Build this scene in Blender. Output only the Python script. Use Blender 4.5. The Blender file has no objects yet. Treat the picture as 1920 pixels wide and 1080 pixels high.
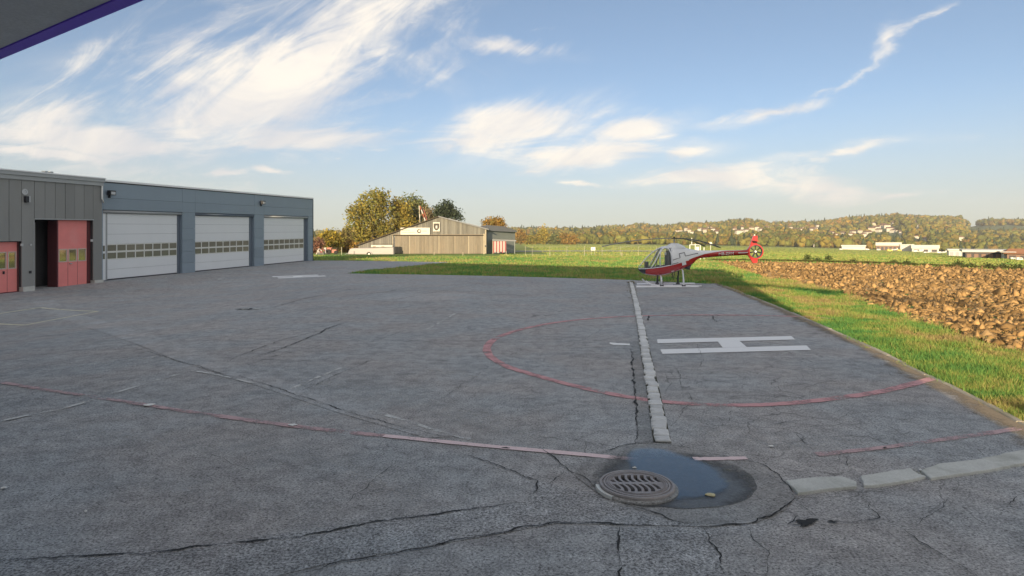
import bpy, bmesh, math, random
import numpy as np
from mathutils import Vector, Matrix, noise as mnoise
from mathutils.geometry import delaunay_2d_cdt

random.seed(7)
RNG = np.random.default_rng(11)
SC = bpy.context.scene
COL = SC.collection

# ------------------------------------------------------------------ camera
F, CH, HY, CX = 1180.0, 2.2, 452.0, 960.0        # focal length (px of 1920), eye height, horizon row, centre column
cam_data = bpy.data.cameras.new('camera')
cam_data.sensor_width = 36.0
cam_data.lens = F / 1920.0 * 36.0
cam_data.shift_y = -(540.0 - HY) / 1920.0
cam_data.clip_start = 0.05
cam_data.clip_end = 20000
cam = bpy.data.objects.new('camera', cam_data)
cam.location = (0, 0, CH)
cam.rotation_euler = (math.radians(90), 0, 0)
COL.objects.link(cam)
SC.camera = cam

# ------------------------------------------------------------------ light
SUN_EL = math.radians(10.0)
SUN_TRAVEL = Vector((0.243, 0.970, 0)).normalized()       # where the light goes, in plan
sun_dir = Vector((SUN_TRAVEL.x * math.cos(SUN_EL), SUN_TRAVEL.y * math.cos(SUN_EL), -math.sin(SUN_EL)))
sd = bpy.data.lights.new('sun', 'SUN')
sd.energy = 3.7
sd.angle = math.radians(0.5)
sd.color = (1.0, 0.80, 0.52)
so = bpy.data.objects.new('sun', sd)
so.rotation_euler = sun_dir.to_track_quat('-Z', 'Y').to_euler()
so.location = (-30, -100, 40)
COL.objects.link(so)

SKY_STRENGTH = 0.085
EXPOSURE = 1.15
SC.cycles.max_bounces = 5
SC.cycles.diffuse_bounces = 3
SC.cycles.glossy_bounces = 3
SC.cycles.transmission_bounces = 3
SC.cycles.transparent_max_bounces = 8
SC.view_settings.view_transform = 'Standard'
SC.view_settings.look = 'None'
SC.view_settings.exposure = EXPOSURE
SC.view_settings.gamma = 1.0
SC.view_settings.use_curve_mapping = False


class NT:
    """small helper to write node trees as expressions"""
    def __init__(self, tree):
        self.t = tree
    def n(self, typ, **kw):
        nd = self.t.nodes.new(typ)
        for k, v in kw.items():
            setattr(nd, k, v)
        return nd
    def put(self, sock, v):
        if isinstance(v, bpy.types.NodeSocket):
            self.t.links.new(v, sock)
        elif v is not None:
            sock.default_value = v
    def m(self, op, a, b=None, c=None, clamp=False):
        nd = self.n('ShaderNodeMath', operation=op, use_clamp=clamp)
        self.put(nd.inputs[0], a)
        if b is not None: self.put(nd.inputs[1], b)
        if c is not None: self.put(nd.inputs[2], c)
        return nd.outputs[0]
    def vm(self, op, a, b=None):
        nd = self.n('ShaderNodeVectorMath', operation=op)
        self.put(nd.inputs[0], a)
        if b is not None: self.put(nd.inputs[1], b)
        return nd.outputs[0]
    def xyz(self, x, y, z):
        nd = self.n('ShaderNodeCombineXYZ')
        for i, v in enumerate((x, y, z)): self.put(nd.inputs[i], v)
        return nd.outputs[0]
    def sep(self, v):
        nd = self.n('ShaderNodeSeparateXYZ'); self.put(nd.inputs[0], v)
        return nd.outputs
    def noise(self, vec, scale, detail=4, rough=0.55, dist=0.0):
        nd = self.n('ShaderNodeTexNoise')
        self.put(nd.inputs['Vector'], vec); nd.inputs['Scale'].default_value = scale
        nd.inputs['Detail'].default_value = detail; nd.inputs['Roughness'].default_value = rough
        nd.inputs['Distortion'].default_value = dist
        return nd.outputs['Fac']
    def ss(self, v, lo, hi, a=0.0, b=1.0):
        nd = self.n('ShaderNodeMapRange', interpolation_type='SMOOTHSTEP', clamp=True)
        self.put(nd.inputs['Value'], v); nd.inputs['From Min'].default_value = lo; nd.inputs['From Max'].default_value = hi
        nd.inputs['To Min'].default_value = a; nd.inputs['To Max'].default_value = b
        return nd.outputs['Result']
    def mix(self, fac, a, b, blend='MIX'):
        nd = self.n('ShaderNodeMix', data_type='RGBA', blend_type=blend)
        self.put(nd.inputs['Factor'], fac)
        self.put(nd.inputs['A'], a if isinstance(a, bpy.types.NodeSocket) else (*a[:3], 1))
        self.put(nd.inputs['B'], b if isinstance(b, bpy.types.NodeSocket) else (*b[:3], 1))
        return [o for o in nd.outputs if o.type == 'RGBA'][0]


NT.mix_ = NT.mix
def _mix(self, fac, a, b, blend='MIX'):
    nd = self.n('ShaderNodeMix', data_type='RGBA', blend_type=blend)
    self.put(nd.inputs[0], fac)
    self.put(nd.inputs[6], a if isinstance(a, bpy.types.NodeSocket) else (a[0], a[1], a[2], 1))
    self.put(nd.inputs[7], b if isinstance(b, bpy.types.NodeSocket) else (b[0], b[1], b[2], 1))
    return nd.outputs[2]
NT.mix = _mix

# ------------------------------------------------------------------ sky with cirrus
world = bpy.data.worlds.new('World')
SC.world = world
world.use_nodes = True
wt = world.node_tree
for nd in list(wt.nodes): wt.nodes.remove(nd)
W = NT(wt)
sky = W.n('ShaderNodeTexSky', sky_type='NISHITA')
sky.sun_disc = False
sky.sun_elevation = SUN_EL
# light travels along SUN_TRAVEL, so the sun stands at -SUN_TRAVEL
sky.sun_rotation = math.atan2(-SUN_TRAVEL.x, -SUN_TRAVEL.y)
sky.altitude = 510
sky.air_density = 0.68
sky.dust_density = 0.6
sky.ozone_density = 1.1
tc = W.n('ShaderNodeTexCoord')
D = tc.outputs['Generated']
dx, dy, dz = W.sep(D)
yy = W.m('MAXIMUM', dy, 0.08)
u = W.m('DIVIDE', dx, yy)
v = W.m('DIVIDE', dz, yy)
front = W.ss(dy, 0.10, 0.30)

UV0 = W.xyz(u, v, 0.0)
wn1 = W.n('ShaderNodeTexNoise'); W.put(wn1.inputs['Vector'], W.vm('MULTIPLY', UV0, (1.0, 2.2, 1.0))); wn1.inputs['Scale'].default_value = 5.5; wn1.inputs['Detail'].default_value = 6; wn1.inputs['Roughness'].default_value = 0.6
UV = W.vm('ADD', UV0, W.vm('MULTIPLY', W.vm('SUBTRACT', wn1.outputs['Color'], (0.5, 0.5, 0.5)), (0.17, 0.052, 0.0)))
def blob(px, py, rx, ry, ang, k):
    mp = W.n('ShaderNodeMapping', vector_type='TEXTURE')
    W.put(mp.inputs['Vector'], UV)
    mp.inputs['Location'].default_value = ((px - CX) / F, (HY - py) / F, 0)
    mp.inputs['Rotation'].default_value = (0, 0, math.radians(ang))
    mp.inputs['Scale'].default_value = (2.1 * rx / F, 2.1 * ry / F, 1)
    gr = W.n('ShaderNodeTexGradient', gradient_type='QUADRATIC_SPHERE')
    W.t.links.new(mp.outputs[0], gr.inputs[0])
    return W.m('MULTIPLY', gr.outputs['Fac'], k * 1.35)

BLOBS = [  # px, py, rx, ry, angle (deg, up to the right), weight
    (450, 190, 380, 130, 20, 1.1), (640, 100, 240, 120, 38, 1.0), (180, 262, 360, 44, -3, 1.35), (90, 220, 170, 50, 8, 0.9),
    (560, 262, 210, 30, 4, 1.1), (360, 75, 320, 80, 24, 0.62), (740, 240, 90, 22, 8, 0.45), (60, 170, 120, 30, 10, 0.35),
    (950, 238, 165, 42, 12, 1.25), (1090, 290, 140, 26, 6, 1.3), (870, 280, 90, 10, -3, 0.6), (1195, 240, 95, 28, 14, 1.05),
    (1180, 272, 60, 14, 0, 0.75), (1285, 284, 75, 20, 6, 1.0), (1015, 318, 34, 6, 6, 0.7), (1085, 345, 55, 5, -8, 0.75),
    (1345, 332, 140, 22, 2, 1.3), (1540, 358, 130, 20, -6, 0.95), (1690, 372, 110, 8, 8, 0.55), (1680, 350, 90, 5, -3, 0.45),
    (960, 92, 105, 18, -6, 0.85), (1010, 60, 60, 10, 15, 0.4), (1440, 212, 130, 12, 9, 0.85), (1590, 282, 120, 10, 9, 1.0),
    (1830, 256, 130, 7, 5, 0.45), (1680, 75, 60, 22, 40, 0.62), (1610, 135, 150, 10, 37, 0.36), (1750, 25, 70, 12, 35, 0.36),
    (412, 328, 55, 9, 3, 1.2), (515, 325, 42, 9, -6, 1.2), (250, 322, 22, 4, 0, 0.6), (120, 305, 34, 9, 50, 0.35),
    (700, 285, 40, 5, 5, 0.5), (1540, 175, 60, 8, 20, 0.4), (60, 288, 220, 16, -4, 1.2), (630, 300, 16, 4, 0, 0.5),
]
mask = None
for b in BLOBS:
    e = blob(*b)
    mask = e if mask is None else W.m('MAXIMUM', mask, e)
mask = W.m('MULTIPLY', mask, front)
def rot_uv(ang, sx, sy, off=0.0):
    a = math.radians(ang); ca, sa = math.cos(a), math.sin(a)
    p = W.m('ADD', W.m('MULTIPLY', u, ca), W.m('MULTIPLY', v, sa))
    q = W.m('SUBTRACT', W.m('MULTIPLY', v, ca), W.m('MULTIPLY', u, sa))
    return W.xyz(W.m('MULTIPLY', p, sx), W.m('MULTIPLY', q, sy), off)
n_hi = W.noise(rot_uv(33, 3.6, 15.0), 1.0, 11, 0.68, 1.1)
n_lo = W.noise(rot_uv(5, 6.5, 30.0, 3.3), 1.0, 11, 0.68, 0.9)
n_md = W.noise(rot_uv(18, 2.2, 4.0, 7.7), 1.6, 6, 0.6, 1.3)
hi = W.ss(v, 0.14, 0.24)
nn = W.m('ADD', W.m('MULTIPLY', n_hi, hi), W.m('MULTIPLY', n_lo, W.m('SUBTRACT', 1.0, hi)))
nn = W.m('ADD', W.m('MULTIPLY', nn, 0.72), W.m('MULTIPLY', n_md, 0.28))
tt = W.m('ADD', mask, W.m('MULTIPLY', W.m('SUBTRACT', nn, 0.5), 3.6))
dens = W.m('MULTIPLY', W.ss(tt, 0.16, 1.20), W.ss(mask, 0.03, 0.30))
# thin veil low down in the frame, then unseen cirrus added to light the shade
veil = W.m('MULTIPLY', W.ss(n_md, 0.42, 0.70), W.m('MULTIPLY', W.ss(mask, 0.0, 0.5), 0.35))
dens = W.m('MAXIMUM', dens, veil)
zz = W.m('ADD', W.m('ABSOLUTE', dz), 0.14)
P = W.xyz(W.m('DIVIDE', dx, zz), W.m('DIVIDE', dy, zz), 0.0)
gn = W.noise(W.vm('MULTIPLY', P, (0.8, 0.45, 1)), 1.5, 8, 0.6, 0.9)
fill_cirrus = W.m('MULTIPLY', W.ss(gn, 0.25, 0.58), W.m('MULTIPLY', W.m('SUBTRACT', 1.0, front), 0.95))  # dense cloud cover outside the view, added to brighten the shaded apron
dens = W.m('MULTIPLY', W.m('MAXIMUM', dens, fill_cirrus), W.ss(dz, 0.0, 0.04))
cshade = W.ss(n_md, 0.30, 0.68)
ccol = W.mix(cshade, (4.0, 4.0, 4.2), (6.2, 5.65, 4.9))
lowhaze = W.m('MULTIPLY', W.ss(dz, 0.22, 0.0), 0.72)
skyv = W.mix(0.27, sky.outputs[0], (1.25, 1.7, 2.15))
skyh = W.mix(lowhaze, skyv, (2.75, 2.8, 2.6))
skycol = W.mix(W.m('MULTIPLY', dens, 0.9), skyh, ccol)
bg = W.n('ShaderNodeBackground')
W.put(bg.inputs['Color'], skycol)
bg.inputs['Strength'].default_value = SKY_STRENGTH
wo = W.n('ShaderNodeOutputWorld')
wt.links.new(bg.outputs[0], wo.inputs[0])

# ------------------------------------------------------------------ ground shape and pixel helpers
_PY = [0, 15, 33.7, 40.6, 63.4, 75, 110]
_PZ = [-0.70, -0.72, -0.62, -0.34, 0.155, 0.2, 0.0]

def sstep(t):
    t = np.clip(t, 0, 1)
    return t * t * (3 - 2 * t)

def g_arr(x, y):
    x = np.asarray(x, float); y = np.asarray(y, float)
    prof = np.interp(y, _PY, _PZ)
    w = sstep((-x - 5) / 15.0)
    far = -0.027 * x * np.abs(x) / np.maximum(y, 30) * sstep((y - 60) / 120.0)
    far = np.where(x > 0, far, 0.0)
    return prof * w + far

def g(x, y):
    return float(g_arr(x, y))

def gp(px, py, dz=0.0):
    """ground point seen at photo pixel (px, py)"""
    a, b = (px - CX) / F, (HY - py) / F
    lo, hi_ = 0.5, 0.5
    d = 1.0
    while d < 3000:
        nd = d * 1.04
        if CH + b * nd < g(a * nd, nd) + dz:
            lo, hi_ = d, nd
            for _ in range(30):
                mid = (lo + hi_) / 2
                if CH + b * mid < g(a * mid, mid) + dz: hi_ = mid
                else: lo = mid
            d = hi_
            break
        d = nd
    return Vector((a * d, d, g(a * d, d) + dz))

def at(px, py, d):
    return Vector(((px - CX) / F * d, d, CH + (HY - py) / F * d))

# ------------------------------------------------------------------ object helpers
def tag(o, label=None, cat=None, group=None, kind=None):
    if label: o['label'] = label
    if cat: o['category'] = cat
    if group: o['group'] = group
    if kind: o['kind'] = kind
    return o

def empty(name, loc, label, cat, group=None):
    o = bpy.data.objects.new(name, None)
    o.location = loc
    o.empty_display_size = 0.2
    COL.objects.link(o)
    bpy.context.view_layer.update()
    return tag(o, label, cat, group)

def wloc(o):
    p = Vector((0, 0, 0))
    while o is not None:
        p += o.location
        o = o.parent
    return p

def link_mesh(name, me, mats, parent=None, loc=None):
    for m_ in (mats if isinstance(mats, (list, tuple)) else [mats]):
        if m_ is not None: me.materials.append(m_)
    o = bpy.data.objects.new(name, me)
    COL.objects.link(o)
    if parent is not None: o.parent = parent
    if loc is not None: o.location = loc
    return o

class MB:
    """collects shapes in world coordinates; build() makes ONE mesh object"""
    def __init__(self):
        self.v, self.f, self.mi = [], [], []
    def add(self, vs, fs, mi=0):
        b = len(self.v)
        self.v += [tuple(p) for p in vs]
        self.f += [tuple(i + b for i in f) for f in fs]
        self.mi += [mi] * len(fs)
        return self
    def hexa(self, p, mi=0):
        """8 corners: 4 bottom ring then 4 top ring"""
        return self.add(p, [(3, 2, 1, 0), (4, 5, 6, 7), (0, 1, 5, 4), (1, 2, 6, 5), (2, 3, 7, 6), (3, 0, 4, 7)], mi)
    def box(self, c, s, rz=0.0, mi=0):
        cx, cy, cz = c; a, b, h = s[0] / 2, s[1] / 2, s[2] / 2
        ca, sa = math.cos(rz), math.sin(rz)
        q = []
        for z in (-h, h):
            for x, y in ((-a, -b), (a, -b), (a, b), (-a, b)):
                q.append((cx + x * ca - y * sa, cy + x * sa + y * ca, cz + z))
        return self.hexa(q, mi)
    def tube(self, pts, rad, n=8, mi=0, cap=True):
        pts = [Vector(p) for p in pts]
        if not isinstance(rad, (list, tuple)): rad = [rad] * len(pts)
        vs, fs = [], []
        up = Vector((0, 0, 1))
        for i, p in enumerate(pts):
            t = (pts[min(i + 1, len(pts) - 1)] - pts[max(i - 1, 0)]).normalized()
            ref = up if abs(t.z) < 0.95 else Vector((1, 0, 0))
            s_ = t.cross(ref).normalized(); r_ = s_.cross(t).normalized()
            for k in range(n):
                a = 2 * math.pi * k / n
                vs.append(p + (s_ * math.cos(a) + r_ * math.sin(a)) * rad[i])
        for i in range(len(pts) - 1):
            for k in range(n):
                fs.append((i * n + k, i * n + (k + 1) % n, (i + 1) * n + (k + 1) % n, (i + 1) * n + k))
        if cap:
            fs.append(tuple(range(n - 1, -1, -1)))
            fs.append(tuple((len(pts) - 1) * n + k for k in range(n)))
        return self.add(vs, fs, mi)
    def prism(self, poly, off, mi=0):
        """planar polygon extruded by vector off"""
        n = len(poly)
        vs = [Vector(p) for p in poly] + [Vector(p) + Vector(off) for p in poly]
        fs = [tuple(range(n - 1, -1, -1)), tuple(range(n, 2 * n))]
        for i in range(n): fs.append((i, (i + 1) % n, n + (i + 1) % n, n + i))
        return self.add(vs, fs, mi)
    def build(self, name, mats, parent=None, smooth=False, fix=True):
        o0 = wloc(parent) if parent is not None else Vector((0, 0, 0))
        me = bpy.data.meshes.new(name)
        me.from_pydata([(p[0] - o0.x, p[1] - o0.y, p[2] - o0.z) for p in self.v], [], self.f)
        if any(self.mi): me.polygons.foreach_set('material_index', self.mi)
        if fix:
            bm = bmesh.new(); bm.from_mesh(me)
            bmesh.ops.recalc_face_normals(bm, faces=bm.faces)
            bm.to_mesh(me); bm.free()
        if smooth: me.polygons.foreach_set('use_smooth', [True] * len(me.polygons))
        return link_mesh(name, me, mats, parent)

def np_mesh(name, V, Fa, mats, parent=None, colors=None, smooth=False):
    """big mesh from numpy arrays; all faces the same size"""
    me = bpy.data.meshes.new(name)
    V = np.asarray(V, np.float32); Fa = np.asarray(Fa, np.int32)
    n, k = Fa.shape
    me.vertices.add(len(V)); me.vertices.foreach_set('co', V.ravel())
    me.loops.add(n * k); me.loops.foreach_set('vertex_index', Fa.ravel())
    me.polygons.add(n)
    me.polygons.foreach_set('loop_start', np.arange(0, n * k, k, dtype=np.int32))
    me.polygons.foreach_set('loop_total', np.full(n, k, np.int32))
    if smooth: me.polygons.foreach_set('use_smooth', np.ones(n, bool))
    me.update(calc_edges=True)
    if colors is not None:
        ca = me.color_attributes.new('Col', 'FLOAT_COLOR', 'POINT')
        c4 = np.ones((len(V), 4), np.float32); c4[:, :3] = colors
        ca.data.foreach_set('color', c4.ravel())
    return link_mesh(name, me, mats, parent)

# ------------------------------------------------------------------ materials
def base_mat(name):
    m_ = bpy.data.materials.new(name)
    m_.use_nodes = True
    t = m_.node_tree
    b = t.nodes['Principled BSDF']
    return m_, NT(t), b

def pmat(name, col, rough=0.6, var=0.18, scale=2.0, fine=0.10, fscale=60.0, bump=0.0, bscale=80.0, metal=0.0, spec=0.5,
         stain=None, stain_amt=0.0, stain_scale=1.2, stretch=(1, 1, 1), coat=0.0, orand=0.0):
    m_, N, b = base_mat(name)
    co = N.n('ShaderNodeTexCoord').outputs['Object']
    vs = N.vm('MULTIPLY', co, stretch)
    n1 = N.noise(vs, scale, 5, 0.6)
    n2 = N.noise(co, fscale, 3, 0.6)
    f1 = N.m('ADD', 1.0 - var, N.m('MULTIPLY', n1, 2 * var))
    f2 = N.m('ADD', 1.0 - fine, N.m('MULTIPLY', n2, 2 * fine))
    c = N.mix(1.0, col, N.xyz(*(N.m('MULTIPLY', f1, f2),) * 3), 'MULTIPLY')
    if orand:
        rnd = N.n('ShaderNodeObjectInfo').outputs['Random']
        fo = N.m('ADD', 1 - orand, N.m('MULTIPLY', rnd, 2 * orand))
        c = N.mix(1.0, c, N.xyz(fo, fo, fo), 'MULTIPLY')
    if stain is not None:
        n3 = N.noise(vs, stain_scale, 6, 0.65, 0.4)
        c = N.mix(N.m('MULTIPLY', N.ss(n3, 0.45, 0.72), stain_amt), c, stain)
    N.put(b.inputs['Base Color'], c)
    N.put(b.inputs['Roughness'], N.m('ADD', rough - 0.08, N.m('MULTIPLY', n1, 0.16), clamp=True))
    b.inputs['Metallic'].default_value = metal
    b.inputs['Specular IOR Level'].default_value = spec
    if coat: b.inputs['Coat Weight'].default_value = coat; b.inputs['Coat Roughness'].default_value = 0.08
    if bump:
        bp = N.n('ShaderNodeBump'); bp.inputs['Strength'].default_value = bump; bp.inputs['Distance'].default_value = 0.01
        N.put(bp.inputs['Height'], N.noise(co, bscale, 4, 0.6)); N.put(b.inputs['Normal'], bp.outputs[0])
    return m_

def vcol_mat(name, rough=0.9, spec=0.15, var=0.25, scale=1.0, gain=1.0, trans=0.0, flip=False):
    m_, N, b = base_mat(name)
    at_ = N.n('ShaderNodeAttribute', attribute_name='Col').outputs['Color']
    co = N.n('ShaderNodeTexCoord').outputs['Object']
    n1 = N.noise(co, scale, 4, 0.6)
    f1 = N.m('MULTIPLY', N.m('ADD', 1 - var, N.m('MULTIPLY', n1, 2 * var)), gain)
    c = N.mix(1.0, at_, N.xyz(f1, f1, f1), 'MULTIPLY')
    N.put(b.inputs['Base Color'], c)
    b.inputs['Roughness'].default_value = rough
    b.inputs['Specular IOR Level'].default_value = spec
    if trans:
        tr = N.n('ShaderNodeBsdfTranslucent'); N.put(tr.inputs['Color'], c)
        mx = N.n('ShaderNodeMixShader'); mx.inputs[0].default_value = trans
        N.t.links.new(b.outputs[0], mx.inputs[1]); N.t.links.new(tr.outputs[0], mx.inputs[2])
        N.t.links.new(mx.outputs[0], N.t.nodes['Material Output'].inputs[0])
    return m_

def asphalt_mat(name, base=(0.285, 0.285, 0.28), speck=0.5, web=0.0, streak=True, light_speck=0.0, lo=0.75):
    m_, N, b = base_mat(name)
    co = N.n('ShaderNodeNewGeometry').outputs['Position']
    big = N.noise(co, 0.16, 5, 0.6, 0.3)
    mid = N.noise(co, 1.3, 5, 0.62)
    fine = N.noise(co, 48.0, 4, 0.8)
    fine2 = N.noise(co, 24.0, 2, 0.7)
    f = N.m('ADD', lo, N.m('MULTIPLY', big, 0.5))
    f = N.m('MULTIPLY', f, N.m('ADD', 0.80, N.m('MULTIPLY', mid, 0.4)))
    f = N.m('MULTIPLY', f, N.ss(fine, 0.30, 0.72, 1 - speck * 0.6, 1 + speck * 0.6))
    f = N.m('MULTIPLY', f, N.m('ADD', 0.78, N.m('MULTIPLY', fine2, 0.44)))
    if streak:
        st = N.noise(N.vm('MULTIPLY', co, (0.35, 2.2, 1)), 1.0, 5, 0.6, 0.6)
        f = N.m('MULTIPLY', f, N.m('ADD', 0.91, N.m('MULTIPLY', st, 0.18)))
    mot = N.noise(co, 4.2, 7, 0.72, 0.3)
    f = N.m('MULTIPLY', f, N.ss(mot, 0.30, 0.70, 0.74, 1.22))
    stn = N.noise(N.vm('MULTIPLY', co, (0.8, 1.3, 1)), 0.75, 6, 0.7, 0.8)
    f = N.m('MULTIPLY', f, N.ss(stn, 0.52, 0.72, 1.0, 0.78))
    tint = N.noise(co, 0.5, 3, 0.5)
    c0 = N.mix(N.ss(tint, 0.35, 0.65), base, (base[0] * 1.07, base[1] * 0.98, base[2] * 0.93))
    c = N.mix(1.0, c0, N.xyz(f, f, f), 'MULTIPLY')
    vr = N.n('ShaderNodeTexVoronoi'); vr.inputs['Scale'].default_value = 85.0
    N.put(vr.inputs['Vector'], co)
    rr = N.sep(vr.outputs['Color'])[0]
    c = N.mix(N.m('MULTIPLY', N.ss(rr, 0.86, 0.97), 0.45 + light_speck), c, (0.36, 0.37, 0.37))
    c = N.mix(N.m('MULTIPLY', N.ss(rr, 0.12, 0.03), 0.6), c, (0.03, 0.03, 0.033))
    if web:
        wco = N.vm('ADD', co, N.vm('MULTIPLY', N.xyz(N.noise(co, 1.1, 3), N.noise(N.vm('ADD', co, (7, 3, 1)), 1.1, 3), 0.0), (0.9, 0.9, 0)))
        v2 = N.n('ShaderNodeTexVoronoi', feature='DISTANCE_TO_EDGE'); v2.inputs['Scale'].default_value = 1.5
        N.put(v2.inputs['Vector'], N.vm('MULTIPLY', wco, (1, 1.25, 1)))
        where = N.ss(N.noise(co, 0.42, 4, 0.6), 0.44, 0.60)
        xx = N.sep(co)[0]
        right = N.ss(xx, -3.0, 1.8, 0.35, 1.0)
        wd = N.m('MULTIPLY', N.m('MULTIPLY', where, right), N.ss(v2.outputs['Distance'], 0.018, 0.004))
        c = N.mix(N.m('MULTIPLY', wd, web), c, (0.03, 0.03, 0.03))
    N.put(b.inputs['Base Color'], c)
    N.put(b.inputs['Roughness'], N.ss(mid, 0.3, 0.7, 0.78, 0.95))
    b.inputs['Specular IOR Level'].default_value = 0.3
    bp = N.n('ShaderNodeBump'); bp.inputs['Strength'].default_value = 0.55; bp.inputs['Distance'].default_value = 0.006
    N.put(bp.inputs['Height'], N.m('ADD', fine, N.m('MULTIPLY', rr, 0.5)))
    N.put(b.inputs['Normal'], bp.outputs[0])
    return m_

def worn_paint(name, col, under=(0.34, 0.34, 0.335), keep=0.5, speck=0.3):
    """paint that has worn through to the asphalt in flecks"""
    m_, N, b = base_mat(name)
    co = N.n('ShaderNodeNewGeometry').outputs['Position']
    n1 = N.noise(co, 2.2, 6, 0.7)
    n2 = N.noise(co, 45, 3, 0.7)
    k = N.m('ADD', N.m('MULTIPLY', n1, 0.65), N.m('MULTIPLY', n2, 0.35))
    fac = N.ss(k, keep - 0.07, keep + 0.07)
    f = N.m('ADD', 1 - speck, N.m('MULTIPLY', n2, 2 * speck))
    c = N.mix(1.0, col, N.xyz(f, f, f), 'MULTIPLY')
    N.put(b.inputs['Base Color'], c)
    N.put(b.inputs['Alpha'], N.m('SUBTRACT', 1.0, fac))
    b.inputs['Roughness'].default_value = 0.8
    b.inputs['Specular IOR Level'].default_value = 0.25
    return m_

def glass_mat(name, col=(0.9, 0.95, 0.95), alpha=0.25, rough=0.03):
    m_, N, b = base_mat(name)
    co = N.n('ShaderNodeTexCoord').outputs['Object']
    f = N.m('ADD', 0.9, N.m('MULTIPLY', N.noise(co, 3, 3), 0.2))
    N.put(b.inputs['Base Color'], N.mix(1.0, col, N.xyz(f, f, f), 'MULTIPLY'))
    b.inputs['Roughness'].default_value = rough
    b.inputs['Alpha'].default_value = alpha
    b.inputs['Specular IOR Level'].default_value = 0.6
    return m_

def grass_ground_mat():
    m_, N, b = base_mat('grass_ground')
    co = N.n('ShaderNodeNewGeometry').outputs['Position']
    x, y, z = N.sep(co)
    n1 = N.noise(co, 0.05, 5, 0.6, 0.4)
    n2 = N.noise(co, 0.9, 5, 0.65)
    n3 = N.noise(N.vm('MULTIPLY', co, (1, 0.35, 1)), 14.0, 4, 0.75)
    stripes = N.noise(N.xyz(N.m('MULTIPLY', x, 0.006), N.m('ADD', N.m('MULTIPLY', y, 0.085), N.m('MULTIPLY', x, 0.012)), 0.0), 1.0, 4, 0.7)
    c = N.mix(N.ss(n1, 0.3, 0.7), (0.120, 0.275, 0.085), (0.180, 0.300, 0.085))
    c = N.mix(N.m('MULTIPLY', N.ss(n2, 0.40, 0.75), 0.55), c, (0.215, 0.215, 0.065))
    far = N.ss(y, 75, 110)
    c = N.mix(N.m('MULTIPLY', N.ss(stripes, 0.50, 0.60), N.m('MULTIPLY', far, 0.75)), c, (0.115, 0.165, 0.045))
    c = N.mix(N.m('MULTIPLY', N.ss(stripes, 0.44, 0.36), N.m('MULTIPLY', far, 0.55)), c, (0.270, 0.265, 0.095))
    f = N.m('ADD', 0.45, N.m('MULTIPLY', n3, 1.1))
    c = N.mix(N.m('MULTIPLY', N.ss(y, 80, 140), 0.65), c, (0.34, 0.34, 0.115))  # far turf lightened in colour to stand for low sun on upright blades
    c = N.mix(1.0, c, N.xyz(f, f, f), 'MULTIPLY')
    N.put(b.inputs['Base Color'], c)
    b.inputs['Roughness'].default_value = 0.95
    b.inputs['Specular IOR Level'].default_value = 0.1
    bp = N.n('ShaderNodeBump'); bp.inputs['Strength'].default_value = 0.9; bp.inputs['Distance'].default_value = 0.10
    N.put(bp.inputs['Height'], n3); N.put(b.inputs['Normal'], bp.outputs[0])
    return m_

M = {}
M['grass_ground'] = grass_ground_mat()
M['asphalt'] = asphalt_mat('asphalt', base=(0.360, 0.377, 0.390), speck=0.85, web=0.5)
M['patch_pale'] = asphalt_mat('patch_pale', base=(0.395, 0.413, 0.427), streak=False)
M['patch_coarse'] = asphalt_mat('patch_coarse', base=(0.335, 0.355, 0.372), speck=1.25, light_speck=0.6, streak=False)
M['patch_drain'] = asphalt_mat('patch_drain', base=(0.285, 0.298, 0.305), streak=False)
M['wet'] = None
M['crack'] = pmat('crack_filler', (0.028, 0.029, 0.030), 0.95, 0.4, 6, 0.5, 60)
M['red_paint'] = worn_paint('worn_red_paint', (0.60, 0.33, 0.34), keep=0.545, speck=0.3)
M['red_faded'] = worn_paint('faded_red_paint', (0.54, 0.38, 0.39), keep=0.51, speck=0.3)
M['pink_paint'] = worn_paint('pale_pink_paint', (0.78, 0.62, 0.63), keep=0.60, speck=0.2)
M['white_paint'] = worn_paint('white_paint', (0.82, 0.83, 0.84), keep=0.70, speck=0.08)
M['white_worn'] = worn_paint('worn_white_paint', (0.62, 0.63, 0.62), keep=0.51, speck=0.3)
M['yellow_worn'] = worn_paint('worn_yellow_paint', (0.68, 0.66, 0.50), keep=0.60, speck=0.25)
M['cobble'] = pmat('granite_cobble', (0.60, 0.61, 0.61), 0.85, 0.22, 5, 0.25, 70, orand=0.2, bump=0.5, bscale=50, stain=(0.14, 0.15, 0.10), stain_amt=0.5, stain_scale=1.5)
M['concrete'] = pmat('concrete', (0.56, 0.57, 0.54), 0.9, 0.2, 3, 0.25, 60, bump=0.4, bscale=60, stain=(0.16, 0.17, 0.13), stain_amt=0.5, stain_scale=2.0)
M['kerb'] = pmat('kerb_stone', (0.38, 0.345, 0.28), 0.9, 0.25, 4, 0.25, 60, orand=0.15, bump=0.5, bscale=50, stain=(0.16, 0.15, 0.09), stain_amt=0.5)
M['joint'] = pmat('joint_soil', (0.05, 0.05, 0.03), 0.95, 0.3, 8, 0.3, 90)
M['soil'] = pmat('ploughed_soil', (0.42, 0.265, 0.118), 0.95, 0.42, 1.2, 0.25, 26, bump=0.9, bscale=30, stain=(0.44, 0.31, 0.14), stain_amt=0.6)
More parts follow.
